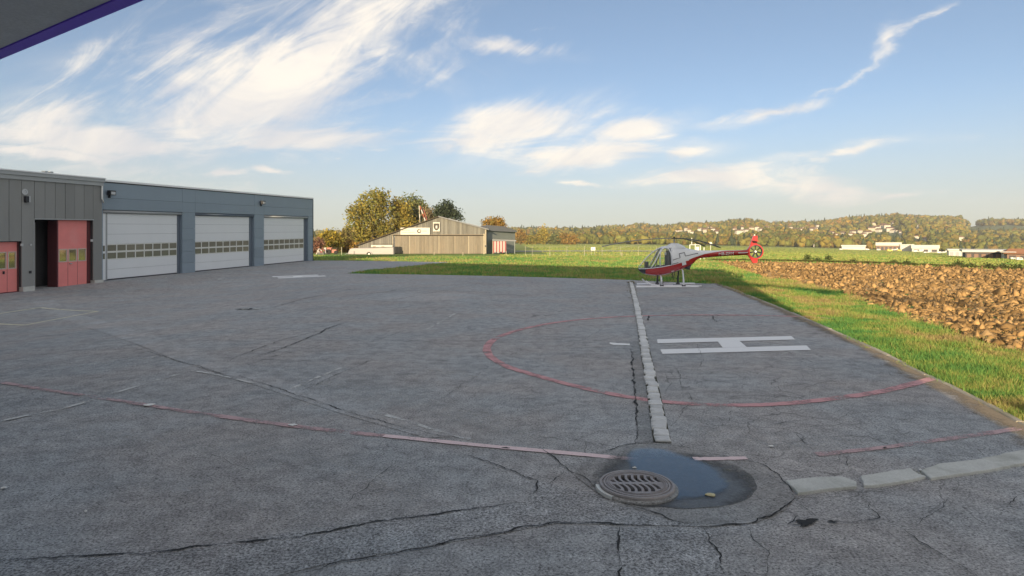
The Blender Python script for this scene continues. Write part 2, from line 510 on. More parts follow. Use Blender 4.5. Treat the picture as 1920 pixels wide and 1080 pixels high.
def dirt_mat():
    # earth washed off the verge, thinning out across the strip (Col.r = 0 at the kerb, 1 at the outer edge)
    m_, N, b = base_mat('washed_kerb_dirt')
    co = N.n('ShaderNodeNewGeometry').outputs['Position']
    ac = N.sep(N.n('ShaderNodeAttribute', attribute_name='Col').outputs['Color'])[0]
    n1 = N.noise(co, 2.4, 6, 0.7); n2 = N.noise(co, 40, 3, 0.7)
    k = N.m('ADD', N.m('MULTIPLY', n1, 0.9), N.m('MULTIPLY', n2, 0.35))
    al = N.ss(N.m('SUBTRACT', k, N.m('MULTIPLY', ac, 0.85)), 0.18, 0.60)
    f = N.m('ADD', 0.6, N.m('MULTIPLY', n2, 0.8))
    N.put(b.inputs['Base Color'], N.mix(1.0, (0.27, 0.215, 0.15), N.xyz(f, f, f), 'MULTIPLY'))
    N.put(b.inputs['Alpha'], N.m('MULTIPLY', al, N.ss(ac, 1.0, 0.75)))
    b.inputs['Roughness'].default_value = 0.95
    return m_
M['dirt'] = dirt_mat()
M['blades'] = vcol_mat('grass_blades', 0.8, 0.2, 0.25, 0.8, 1.0, trans=0.35)
M['leaf'] = vcol_mat('tree_leaves', 0.85, 0.15, 0.3, 0.5, 1.0, trans=0.3)
M['forest'] = vcol_mat('forest_canopy', 0.95, 0.05, 0.35, 0.12, 1.0)
M['clod'] = vcol_mat('earth_clods', 0.95, 0.1, 0.35, 9.0)
M['bark'] = pmat('bark', (0.10, 0.08, 0.06), 0.95, 0.3, 4, 0.3, 40, bump=0.6, bscale=30)
M['iron'] = pmat('cast_iron', (0.34, 0.32, 0.325), 0.6, 0.3, 9, 0.3, 90, stain=(0.22, 0.17, 0.14), stain_amt=0.5, stain_scale=7.0, bump=0.25, bscale=140, metal=0.15)
M['dark_hole'] = pmat('dark_pit', (0.008, 0.008, 0.01), 0.95, 0.2)
M['blue_panel'] = pmat('blue_grey_cladding', (0.225, 0.285, 0.345), 0.45, 0.10, 0.6, 0.04, 30, bump=0.06, bscale=6, stretch=(1, 1, 0.3), orand=0.07)
M['blue_trim'] = pmat('blue_grey_trim', (0.11, 0.14, 0.18), 0.45, 0.1, 1, 0.05)
M['white_trim'] = pmat('white_roof_trim', (0.80, 0.82, 0.83), 0.4, 0.06, 1, 0.04)
M['grey_panel'] = pmat('grey_sheet_cladding', (0.25, 0.255, 0.25), 0.55, 0.16, 0.8, 0.08, 25, stain=(0.21, 0.20, 0.175), stain_amt=0.5, stain_scale=0.5, stretch=(1, 1, 0.4), orand=0.10)
M['fascia'] = pmat('grey_metal_fascia', (0.36, 0.38, 0.39), 0.4, 0.1, 1, 0.05)
M['red_door'] = pmat('faded_red_door', (0.80, 0.25, 0.235), 0.6, 0.12, 1.5, 0.06, 40, stain=(0.78, 0.33, 0.31), stain_amt=0.5, stain_scale=0.7)
M['dark_red'] = pmat('dark_red_jamb', (0.11, 0.03, 0.035), 0.7, 0.15)
M['door_trim'] = pmat('pale_window_frame', (0.58, 0.48, 0.42), 0.6, 0.1)
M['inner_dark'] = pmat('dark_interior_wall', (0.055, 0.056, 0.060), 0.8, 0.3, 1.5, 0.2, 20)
M['white_door'] = pmat('white_sectional_door', (0.72, 0.75, 0.78), 0.4, 0.05, 0.8, 0.03, 25, bump=0.03, bscale=20)
M['door_dark'] = pmat('door_bottom_seal', (0.05, 0.05, 0.055), 0.7)
M['door_glass'] = pmat('sectional_door_pane', (0.165, 0.168, 0.150), 0.10, 0.3, 0.7, 0.05, spec=0.7)
M['mirror_glass'] = pmat('reflecting_window', (0.55, 0.50, 0.40), 0.06, 0.05, 1, 0.02, metal=0.85)
M['alu'] = pmat('white_aluminium', (0.72, 0.73, 0.70), 0.4, 0.06)
M['lamp_black'] = pmat('lamp_housing', (0.02, 0.02, 0.025), 0.5, 0.1)
M['lamp_glass'] = pmat('lamp_lens', (0.48, 0.50, 0.52), 0.15, 0.05)
M['wood'] = pmat('weathered_board', (0.172, 0.165, 0.148), 0.85, 0.22, 1.5, 0.15, 20, orand=0.30, stretch=(3, 3, 0.4), stain=(0.22, 0.20, 0.165), stain_amt=0.6, stain_scale=0.9)
M['wood_door'] = pmat('weathered_door_board', (0.190, 0.165, 0.130), 0.85, 0.18, 1.5, 0.15, 20, orand=0.15, stretch=(3, 3, 0.4), stain=(0.28, 0.22, 0.16), stain_amt=0.5, stain_scale=0.9)
M['wood_pale'] = pmat('pale_timber_post', (0.36, 0.31, 0.23), 0.8, 0.15)
M['wood_dark'] = pmat('dark_timber', (0.06, 0.045, 0.03), 0.85, 0.2)
M['grey_wall'] = pmat('grey_render_wall', (0.20, 0.22, 0.21), 0.85, 0.15, 0.8, 0.1)
M['roof_sheet'] = pmat('grey_roof_sheet', (0.165, 0.170, 0.185), 0.6, 0.15, 0.6, 0.1, 20)
M['sign_white'] = pmat('sign_board', (0.55, 0.52, 0.46), 0.6, 0.05)
M['sign_grey'] = pmat('sign_print_grey', (0.33, 0.31, 0.27), 0.7)
M['sign_red'] = pmat('sign_print_red', (0.45, 0.25, 0.2), 0.7)
M['sign_black'] = pmat('sign_print_black', (0.025, 0.02, 0.015), 0.6)
M['cloth_red'] = pmat('red_cloth', (0.30, 0.10, 0.10), 0.9, 0.15)
M['cloth_white'] = pmat('white_cloth', (0.46, 0.42, 0.40), 0.9, 0.1)
M['grey_shell'] = pmat('grey_trailer_shell', (0.27, 0.255, 0.26), 0.45, 0.1, 0.8, 0.05, 20, stretch=(1, 1, 3))
M['rubber'] = pmat('rubber', (0.02, 0.02, 0.02), 0.85, 0.2)
M['steel'] = pmat('grey_steel', (0.35, 0.36, 0.37), 0.45, 0.1, metal=0.6)
M['heli_red'] = pmat('red_gloss_paint', (0.44, 0.028, 0.028), 0.25, 0.06, 1.5, 0.02, 40, coat=0.6)
M['heli_white'] = pmat('white_gloss_paint', (0.80, 0.82, 0.85), 0.25, 0.04, 1.5, 0.02, 40, coat=0.5)
M['heli_dark'] = pmat('dark_grey_paint', (0.045, 0.045, 0.055), 0.4, 0.1)
M['heli_skid'] = pmat('grey_skid_paint', (0.74, 0.76, 0.79), 0.4, 0.08)
M['heli_glass'] = glass_mat('canopy_glass', (0.32, 0.36, 0.34), 0.16)
M['rotor'] = pmat('rotor_blade_paint', (0.30, 0.28, 0.24), 0.5, 0.1)
M['rotor_dark'] = pmat('rotor_blade_underside', (0.05, 0.048, 0.045), 0.6, 0.1)
M['seat'] = pmat('seat_fabric', (0.11, 0.11, 0.115), 0.9, 0.2)
M['fence_post'] = pmat('pale_fence_post', (0.40, 0.38, 0.29), 0.8, 0.1)
M['wire'] = pmat('galvanised_wire', (0.40, 0.40, 0.36), 0.5, 0.1)
M['house_wall'] = pmat('house_render', (0.56, 0.52, 0.44), 0.85, 0.08, 0.05)
M['house_wall_b'] = pmat('cream_house_render', (0.48, 0.42, 0.32), 0.85, 0.08, 0.05)
M['house_roof'] = pmat('brown_roof_tiles', (0.16, 0.09, 0.06), 0.85, 0.15, 0.2)
M['hall_white'] = pmat('white_hall_cladding', (0.58, 0.55, 0.50), 0.6, 0.06, 0.2)
M['hall_grey'] = pmat('grey_hall_roof', (0.36, 0.34, 0.37), 0.6, 0.08, 0.2)
M['hall_dark'] = pmat('dark_hall_front', (0.07, 0.06, 0.065), 0.7, 0.2, 0.3)
M['hall_orange'] = pmat('orange_roof', (0.50, 0.22, 0.09), 0.7, 0.1, 0.3)
M['hall_brown'] = pmat('brown_hall_wall', (0.24, 0.15, 0.11), 0.8, 0.15, 0.3)
M['veh_white'] = pmat('white_vehicle_paint', (0.80, 0.79, 0.76), 0.3, 0.03)
M['veh_yellow'] = pmat('yellow_vehicle_paint', (0.70, 0.55, 0.15), 0.4, 0.05)
M['veh_red'] = pmat('red_tractor_paint', (0.34, 0.09, 0.05), 0.5, 0.1)
M['hill_grass'] = pmat('hill_meadow', (0.085, 0.115, 0.035), 0.95, 0.25, 0.01, 0.1, 0.3)
M['runway'] = pmat('pale_taxiway', (0.27, 0.27, 0.20), 0.9, 0.12, 0.1)
M['soffit'] = pmat('dark_soffit_board', (0.62, 0.63, 0.66), 0.85, 0.2, 6, 0.25, 120)
M['soffit_edge'] = pmat('violet_painted_edge', (0.20, 0.10, 0.85), 0.5, 0.1)
M['render_wall'] = pmat('light_render', (0.5, 0.49, 0.46), 0.85, 0.1)
M['fallen_leaf'] = pmat('fallen_leaf', (0.55, 0.50, 0.30), 0.8, 0.2)
M['scrap'] = pmat('white_scrap', (0.80, 0.80, 0.78), 0.7, 0.05)

def wet_mat():
    """damp asphalt that dries out unevenly away from the puddle"""
    m_, N, b = base_mat('wet_asphalt')
    co = N.n('ShaderNodeNewGeometry').outputs['Position']
    x, y, z = N.sep(co)
    dxx = N.m('DIVIDE', N.m('SUBTRACT', x, 1.52), 0.86); dyy = N.m('DIVIDE', N.m('SUBTRACT', y, 5.72), 0.92)
    r = N.m('SQRT', N.m('ADD', N.m('MULTIPLY', dxx, dxx), N.m('MULTIPLY', dyy, dyy)))
    r = N.m('ADD', r, N.m('MULTIPLY', N.m('SUBTRACT', N.noise(co, 4, 6, 0.7), 0.5), 0.55))
    dry = N.ss(r, 0.55, 1.02)
    f = N.ss(N.noise(co, 48, 4, 0.8), 0.30, 0.72, 0.55, 1.45)
    f = N.m('MULTIPLY', f, N.m('ADD', 0.7, N.m('MULTIPLY', N.noise(co, 3, 5, 0.6), 0.6)))
    c = (0.085, 0.086, 0.085)
    moss = N.m('MULTIPLY', N.ss(N.noise(co, 7, 5, 0.7), 0.55, 0.72), 0.5)
    c = N.mix(moss, c, (0.16, 0.15, 0.08))
    N.put(b.inputs['Base Color'], N.mix(1.0, c, N.xyz(f, f, f), 'MULTIPLY'))
    N.put(b.inputs['Roughness'], N.ss(r, 0.5, 1.0, 0.42, 0.9))
    N.put(b.inputs['Alpha'], N.m('SUBTRACT', 1.0, N.m('MULTIPLY', dry, 1.0)))
    bp = N.n('ShaderNodeBump'); bp.inputs['Strength'].default_value = 0.5; bp.inputs['Distance'].default_value = 0.005
    N.put(bp.inputs['Height'], N.noise(co, 48, 4, 0.8)); N.put(b.inputs['Normal'], bp.outputs[0])
    return m_
M['wet'] = wet_mat()
def water_mat():
    """thin clear water: the wet asphalt shows through, the sky reflects by angle"""
    m_, N, b = base_mat('puddle_water')
    N.t.nodes.remove(b)
    co = N.n('ShaderNodeNewGeometry').outputs['Position']
    bp = N.n('ShaderNodeBump'); bp.inputs['Strength'].default_value = 0.05; bp.inputs['Distance'].default_value = 0.01
    N.put(bp.inputs['Height'], N.noise(co, 11, 3, 0.6))
    fr = N.n('ShaderNodeFresnel'); fr.inputs['IOR'].default_value = 1.70
    N.t.links.new(bp.outputs[0], fr.inputs['Normal'])
    gl_ = N.n('ShaderNodeBsdfGlossy'); gl_.inputs['Roughness'].default_value = 0.02
    gl_.inputs['Color'].default_value = (1, 1, 1, 1)
    N.t.links.new(bp.outputs[0], gl_.inputs['Normal'])
    tr = N.n('ShaderNodeBsdfTransparent')
    silt = N.ss(N.noise(co, 5, 5, 0.65), 0.3, 0.7)
    N.put(tr.inputs['Color'], N.mix(silt, (0.62, 0.68, 0.72), (0.82, 0.84, 0.84)))
    dep = N.sep(N.n('ShaderNodeAttribute', attribute_name='Col').outputs['Color'])[0]     # metres from the water's edge
    dep = N.m('ADD', dep, N.m('MULTIPLY', N.m('SUBTRACT', N.noise(co, 16, 5, 0.7), 0.5), 0.10))
    film = N.ss(dep, 0.0, 0.10)
    N.put(tr.inputs['Color'], N.mix(film, (1.0, 1.0, 1.0), N.mix(silt, (0.62, 0.68, 0.72), (0.82, 0.84, 0.84))))
    mx = N.n('ShaderNodeMixShader')
    N.put(mx.inputs[0], N.m('MULTIPLY', fr.outputs[0], film)); N.t.links.new(tr.outputs[0], mx.inputs[1]); N.t.links.new(gl_.outputs[0], mx.inputs[2])
    N.t.links.new(mx.outputs[0], N.t.nodes['Material Output'].inputs[0])
    return m_
M['water'] = water_mat()

# ================================================================== SETTING
# ---- grass ground, one sheet to the horizon
rows = np.concatenate([np.linspace(-250, -20, 8), np.linspace(-10, 130, 57), np.geomspace(135, 9000, 40)])
us = np.linspace(-3, 3, 121)
GV = []
for y_ in rows:
    s_ = max(60.0, y_)
    xs = us * s_
    zs = g_arr(xs, np.full_like(xs, y_)) - 0.03
    GV.append(np.stack([xs, np.full_like(xs, y_), zs], 1))
GV = np.concatenate(GV)
nr, nc = len(rows), len(us)
ii, jj = np.meshgrid(np.arange(nr - 1), np.arange(nc - 1), indexing='ij')
a0 = (ii * nc + jj).ravel()
ground = np_mesh('ground', GV, np.stack([a0, a0 + 1, a0 + nc + 1, a0 + nc], 1), M['grass_ground'], smooth=True)
tag(ground, 'flat green and yellow grass of the airfield', kind='structure')

# ---- sheets that follow the ground
def sheet(name, poly_xy, mat, dz, step=1.5, parent=None, wobble=0.0):
    """closed outline in plan -> triangulated sheet lying dz above the ground"""
    pts = []
    n = len(poly_xy)
    for i in range(n):
        p, q = Vector(poly_xy[i][:2]), Vector(poly_xy[(i + 1) % n][:2])
        k = max(1, int((q - p).length / max(step, 0.02)))
        for j in range(k): pts.append(p.lerp(q, j / k))
    edges = [(i, (i + 1) % len(pts)) for i in range(len(pts))]
    xs = [p.x for p in pts]; ys = [p.y for p in pts]
    inner = []
    x = min(xs) + step / 2
    while x < max(xs):
        y = min(ys) + step / 2
        while y < max(ys):
            inner.append(Vector((x + random.uniform(-.1, .1) * step, y + random.uniform(-.1, .1) * step)))
            y += step
        x += step
    vo, eo, fo, *_ = delaunay_2d_cdt(pts + inner, edges, [], 1, 1e-5)
    V = [(p.x, p.y, g(p.x, p.y) + dz) for p in vo]
    b = MB(); b.add(V, [tuple(f) for f in fo])
    return b.build(name, mat, parent)

def px_poly(pix):
    return [gp(a, b).xy for a, b in pix]

kerb_px = [(1345, 531), (1373, 542), (1473, 583), (1563.6, 622), (1642, 658), (1745, 710), (1811, 740), (1914, 797)]
kerb_xy = [gp(*p).xy for p in kerb_px] + [Vector((5.72, 6.2)), Vector((5.3, 4.4)), Vector((4.9, 2.4)), Vector((4.4, -0.5))]
apron_xy = [Vector((4.4, -3.0))] + list(reversed(kerb_xy)) + px_poly([(1330, 532), (1260, 529), (1183, 525), (1090, 522), (1000, 519.5), (900, 517), (800, 515), (720, 514),
            (650, 512.5), (690, 507), (760, 500), (850, 491.5), (720, 489.5), (590, 488.5)]) + [Vector((-33, 69)), Vector((-40, 40)), Vector((-40, -3.0))]
apron = sheet('apron', apron_xy, M['asphalt'], 0.0, 1.6)
tag(apron, 'cracked grey asphalt apron with helipad markings', kind='structure')

def smooth_px(pix, n=10):
    """Catmull-Rom through photo pixels -> plan points"""
    P_ = [gp(*p).xy for p in pix]
    out = []
    for i in range(len(P_) - 1):
        p0, p1, p2, p3 = P_[max(i - 1, 0)], P_[i], P_[i + 1], P_[min(i + 2, len(P_) - 1)]
        for k in range(n):
            t = k / n
            out.append(0.5 * ((2 * p1) + (p2 - p0) * t + (2 * p0 - 5 * p1 + 4 * p2 - p3) * t * t + (3 * p1 - p0 - 3 * p2 + p3) * t ** 3))
    out.append(P_[-1])
    return out

def ribbon(name, pts, width, mat, dz, parent=apron, jit=0.0, taper=False, wvar=0.0):
    V, Fs = [], []
    n = len(pts)
    for i, p in enumerate(pts):
        t = (pts[min(i + 1, n - 1)] - pts[max(i - 1, 0)])
        if t.length < 1e-6: t = Vector((1, 0))
        t.normalize(); s_ = Vector((-t.y, t.x))
        w = width * (1 + wvar * random.uniform(-1, 1)) / 2
        if taper: w *= min(1.0, 0.15 + 3.0 * min(i, n - 1 - i) / n)
        c = p + s_ * random.gauss(0, jit) if jit else p
        for q in (c + s_ * w, c - s_ * w): V.append((q.x, q.y, g(q.x, q.y) + dz))
    for i in range(n - 1): Fs.append((2 * i, 2 * i + 1, 2 * i + 3, 2 * i + 2))
    return MB().add(V, Fs).build(name, mat, parent, fix=False)

# ---- repairs and patches in the asphalt (each a sheet of its own)
sheet('asphalt_patch', px_poly([(60, 566), (100, 563), (420, 678), (560, 722), (760, 786), (860, 818), (800, 822), (640, 776), (430, 706), (330, 676)]), M['patch_pale'], 0.004, 1.0, apron)
sheet('asphalt_patch', px_poly([(690, 563), (760, 553), (850, 548), (900, 553), (860, 562), (760, 566)]), M['patch_pale'], 0.004, 0.8, apron)
sheet('asphalt_patch', px_poly([(1159, 990), (1330, 990), (1362, 1080), (1400, 1200), (1170, 1200), (1163, 1080)]), M['patch_coarse'], 0.004, 0.4, apron)
sheet('asphalt_patch', px_poly([(-80, 1052), (330, 1030), (700, 975), (990, 943), (1012, 902), (1120, 928), (1250, 960), (1340, 988), (1045, 982), (900, 1008), (620, 1056), (400, 1110), (-200, 1200)]), M['patch_coarse'], 0.004, 0.5, apron)
drain = sheet('asphalt_patch', px_poly([(1122, 852), (1190, 836), (1245, 832), (1330, 850), (1400, 862), (1440, 880), (1476, 905), (1492, 930), (1470, 958), (1420, 980), (1330, 989), (1250, 975), (1190, 955), (1120, 925), (1080, 895), (1090, 870)]), M['patch_drain'], 0.006, 0.25, apron)
tag(drain, 'dished asphalt patch round the drain grate')
sheet('asphalt_patch', px_poly([(1186, 640), (1200, 640), (1225, 832), (1195, 832)]), M['patch_drain'], 0.004, 0.6, apron)

# ---- painted markings
ring = [(1405, 591.5), (1300, 591), (1190, 593), (1100, 598.5), (1030, 607), (970, 620), (930, 635), (914, 650), (918, 667), (950, 687), (1010, 706), (1090, 727), (1190, 747), (1290, 757.5), (1380, 760.5), (1470, 757.5), (1570, 747), (1660, 733), (1750, 710)]
rp = smooth_px(ring, 10)
ribbon('painted_ring', rp, 0.165, M['red_paint'], 0.008, wvar=0.12)
ribbon('painted_ring', smooth_px([(1405, 591.5), (1470, 593), (1540, 596), (1588, 602)], 8), 0.16, M['red_paint'], 0.008)

def letter_h(pl):
    """pl = eight outline corners of the two legs in pixels"""
    return pl
def h_mark(l1, l2, bar, name='letter_h'):
    b = MB()
    for q in (l1, l2):
        P_ = [gp(*p, dz=0.009) for p in q]
        b.add(P_, [(0, 1, 2, 3)])
    P_ = [gp(*p, dz=0.009) for p in bar]
    b.add(P_, [(0, 1, 2, 3)])
    return b.build(name, M['white_paint'], apron, fix=False)
h_mark([(1232, 636), (1484, 630), (1491, 636.5), (1233, 643.5)], [(1238, 655), (1512, 647.5), (1521, 656), (1242, 663.5)],
       [(1346, 640.4), (1387, 639.4), (1400, 650.4), (1355, 651.6)])
h_mark([(1194, 530.6), (1302, 530.0), (1304, 533.2), (1194, 533.8)], [(1193, 535.2), (1309, 534.6), (1311, 538.2), (1193, 538.8)],
       [(1236, 533.4), (1262, 533.4), (1262, 535.2), (1236, 535.2)])
h_mark([(509, 518.2), (595, 515.0), (598, 516.4), (512, 519.6)], [(520, 520.4), (608, 516.6), (612, 518.0), (522, 522.0)],
       [(548, 517.6), (566, 517.0), (570, 519.4), (552, 520.0)])
sheet('painted_dash', px_poly([(1143, 642.5), (1158, 643.8), (1181, 645), (1181, 648), (1150, 647.2), (1143, 645)]), M['white_paint'], 0.008, 0.3, apron)
ribbon('painted_line', smooth_px([(-120, 700), (30, 722), (110, 735), (280, 761), (420, 782), (555, 800), (650, 811), (720, 818)], 8), 0.11, M['red_faded'], 0.008, wvar=0.2)
ribbon('painted_line', smooth_px([(720, 818), (800, 826), (900, 836), (1000, 845), (1100, 854), (1195, 863)], 8), 0.10, M['pink_paint'], 0.009, wvar=0.12)
ribbon('painted_line', smooth_px([(1300, 862), (1340, 862), (1400, 860.5)], 6), 0.085, M['pink_paint'], 0.012, wvar=0.2)
ribbon('painted_line', smooth_px([(1530, 853), (1640, 842), (1760, 826), (1860, 812), (1925, 802)], 6), 0.10, M['red_faded'], 0.008, wvar=0.2)
ribbon('painted_line', smooth_px([(-40, 800), (40, 782), (120, 766), (200, 742), (290, 715), (360, 695)], 6), 0.07, M['white_worn'], 0.008, wvar=0.4)
ribbon('painted_line', smooth_px([(365, 696), (420, 706), (500, 726)], 6), 0.06, M['white_worn'], 0.008, wvar=0.4)
ribbon('painted_line', smooth_px([(690, 770), (760, 790), (830, 812), (880, 826)], 6), 0.05, M['white_worn'], 0.009, wvar=0.5)
ribbon('painted_line', smooth_px([(545, 730), (600, 706), (640, 690)], 6), 0.06, M['white_worn'], 0.008, wvar=0.5)
ribbon('painted_line', smooth_px([(800, 618), (830, 602), (855, 587)], 6), 0.05, M['white_worn'], 0.008, wvar=0.5)
# pale rectangle in front of the red doors
for a_, b_ in (((-60, 597), (75, 577)), ((75, 577), (184, 584)), ((184, 584), (46, 610)), ((46, 610), (-60, 602))):
    pa, pb = gp(*a_).xy, gp(*b_).xy
    ribbon('painted_line', [pa.lerp(pb, k / 12) for k in range(13)], 0.13, M['yellow_worn'], 0.009)
# thin white corner arcs at the far end
ribbon('painted_line', smooth_px([(1165, 541), (1120, 538.5), (1085, 533), (1070, 530), (1078, 527.5), (1100, 526.5)], 8), 0.10, M['white_worn'], 0.008)
ribbon('painted_line', smooth_px([(436, 519.5), (415, 522), (412, 524.5), (426, 526.5), (450, 526.5)], 6), 0.16, M['white_worn'], 0.008)

# ---- pale scuffs and tyre tracks
def scuff_mat():
    m_, N, b = base_mat('pale_scuff')
    co = N.n('ShaderNodeNewGeometry').outputs['Position']
    n1 = N.noise(co, 0.9, 5, 0.6); n2 = N.noise(co, 30, 3, 0.7)
    f = N.m('ADD', 0.7, N.m('MULTIPLY', n2, 0.6))
    N.put(b.inputs['Base Color'], N.mix(1.0, (0.55, 0.56, 0.55), N.xyz(f, f, f), 'MULTIPLY'))
    ac = N.sep(N.n('ShaderNodeAttribute', attribute_name='Col').outputs['Color'])[0]
    N.put(b.inputs['Alpha'], N.m('MULTIPLY', N.m('MULTIPLY', N.ss(n1, 0.30, 0.65), N.ss(n2, 0.30, 0.66)), N.m('MULTIPLY', ac, 0.42)))
    b.inputs['Roughness'].default_value = 0.9
    return m_
M['scuff'] = scuff_mat()
def scuff(pix, w):
    pts = smooth_px(pix, 10); V, Fs, Cc = [], [], []
    n = len(pts)
    for i, p in enumerate(pts):
        t = (pts[min(i + 1, n - 1)] - pts[max(i - 1, 0)]).normalized(); s_ = Vector((-t.y, t.x))
        end = min(1.0, 4.0 * min(i, n - 1 - i) / n)
        for q, c in ((-.5, 0.0), (0, end), (.5, 0.0)):
            e = p + s_ * w * q; V.append((e.x, e.y, g(e.x, e.y) + 0.0065)); Cc.append((c, c, c))
    for i in range(n - 1):
        for q in (0, 1): Fs.append((3 * i + q, 3 * i + q + 1, 3 * i + q + 4, 3 * i + q + 3))
    np_mesh('scuff_mark', V, Fs, M['scuff'], apron, colors=np.array(Cc))
for pix, w in (([(20, 660), (200, 640), (420, 622), (600, 614)], .5), ([(40, 700), (240, 676), (460, 650)], .45), ([(420, 690), (640, 724), (860, 770), (1040, 830)], .45), ([(560, 720), (760, 762), (960, 808), (1130, 848)], .40), ([(700, 690), (860, 700), (1020, 740)], .4),
               ([(300, 820), (520, 845), (700, 900), (820, 960)], .35), ([(80, 800), (320, 830), (560, 870)], .35), ([(1240, 690), (1400, 700), (1560, 690)], .5), ([(1260, 790), (1420, 830), (1620, 830)], .4), ([(620, 560), (760, 545), (900, 548), (1010, 560)], .7), ([(700, 620), (840, 596), (960, 560)], .5), ([(1480, 1000), (1640, 1030), (1800, 1020)], .3), ([(160, 900), (420, 930), (640, 1000)], .3)):
    scuff(pix, w)

# ---- cracks, each a dark jagged ribbon
def crack(pix, w):
    w = w * 0.72
    P_ = [gp(*p).xy for p in pix]
    stepl = max(0.035, w * 2.2)
    pts = []
    for i in range(len(P_) - 1):
        L = (P_[i + 1] - P_[i]).length
        k = max(3, int(L / stepl))
        for j in range(k): pts.append(P_[i].lerp(P_[i + 1], j / k))
    pts.append(P_[-1])
    sd_k = random.uniform(0, 90)
    out = []
    for i, p in enumerate(pts):
        t = pts[min(i + 1, len(pts) - 1)] - pts[max(i - 1, 0)]
        s_ = Vector((-t.y, t.x)).normalized() if t.length > 0 else Vector((0, 1))
        a = 0.05 * mnoise.noise((p.x * 1.6, p.y * 1.6, sd_k)) + 0.030 * mnoise.noise((p.x * 6, p.y * 6, sd_k)) + 0.016 * mnoise.noise((p.x * 19, p.y * 19, sd_k)) + random.gauss(0, w * .22)
        out.append(p + s_ * a)
    # width swells and pinches along the crack, sometimes closing up
    V, Fs = [], []
    n = len(out)
    for i, p in enumerate(out):
        t = (out[min(i + 1, n - 1)] - out[max(i - 1, 0)]).normalized()
        s_ = Vector((-t.y, t.x))
        ww = w * max(0.12, 0.75 + 1.1 * mnoise.noise((p.x * 4.5, p.y * 4.5, sd_k + 7)) + random.uniform(-.35, .35)) / 2
        ww *= min(1.0, 0.2 + 4.0 * min(i, n - 1 - i) / n)
        for q in (p + s_ * ww, p - s_ * ww): V.append((q.x, q.y, g(q.x, q.y) + 0.011))
    for i in range(n - 1): Fs.append((2 * i, 2 * i + 1, 2 * i + 3, 2 * i + 2))
    MB().add(V, Fs).build('crack', M['crack'], apron, fix=False)

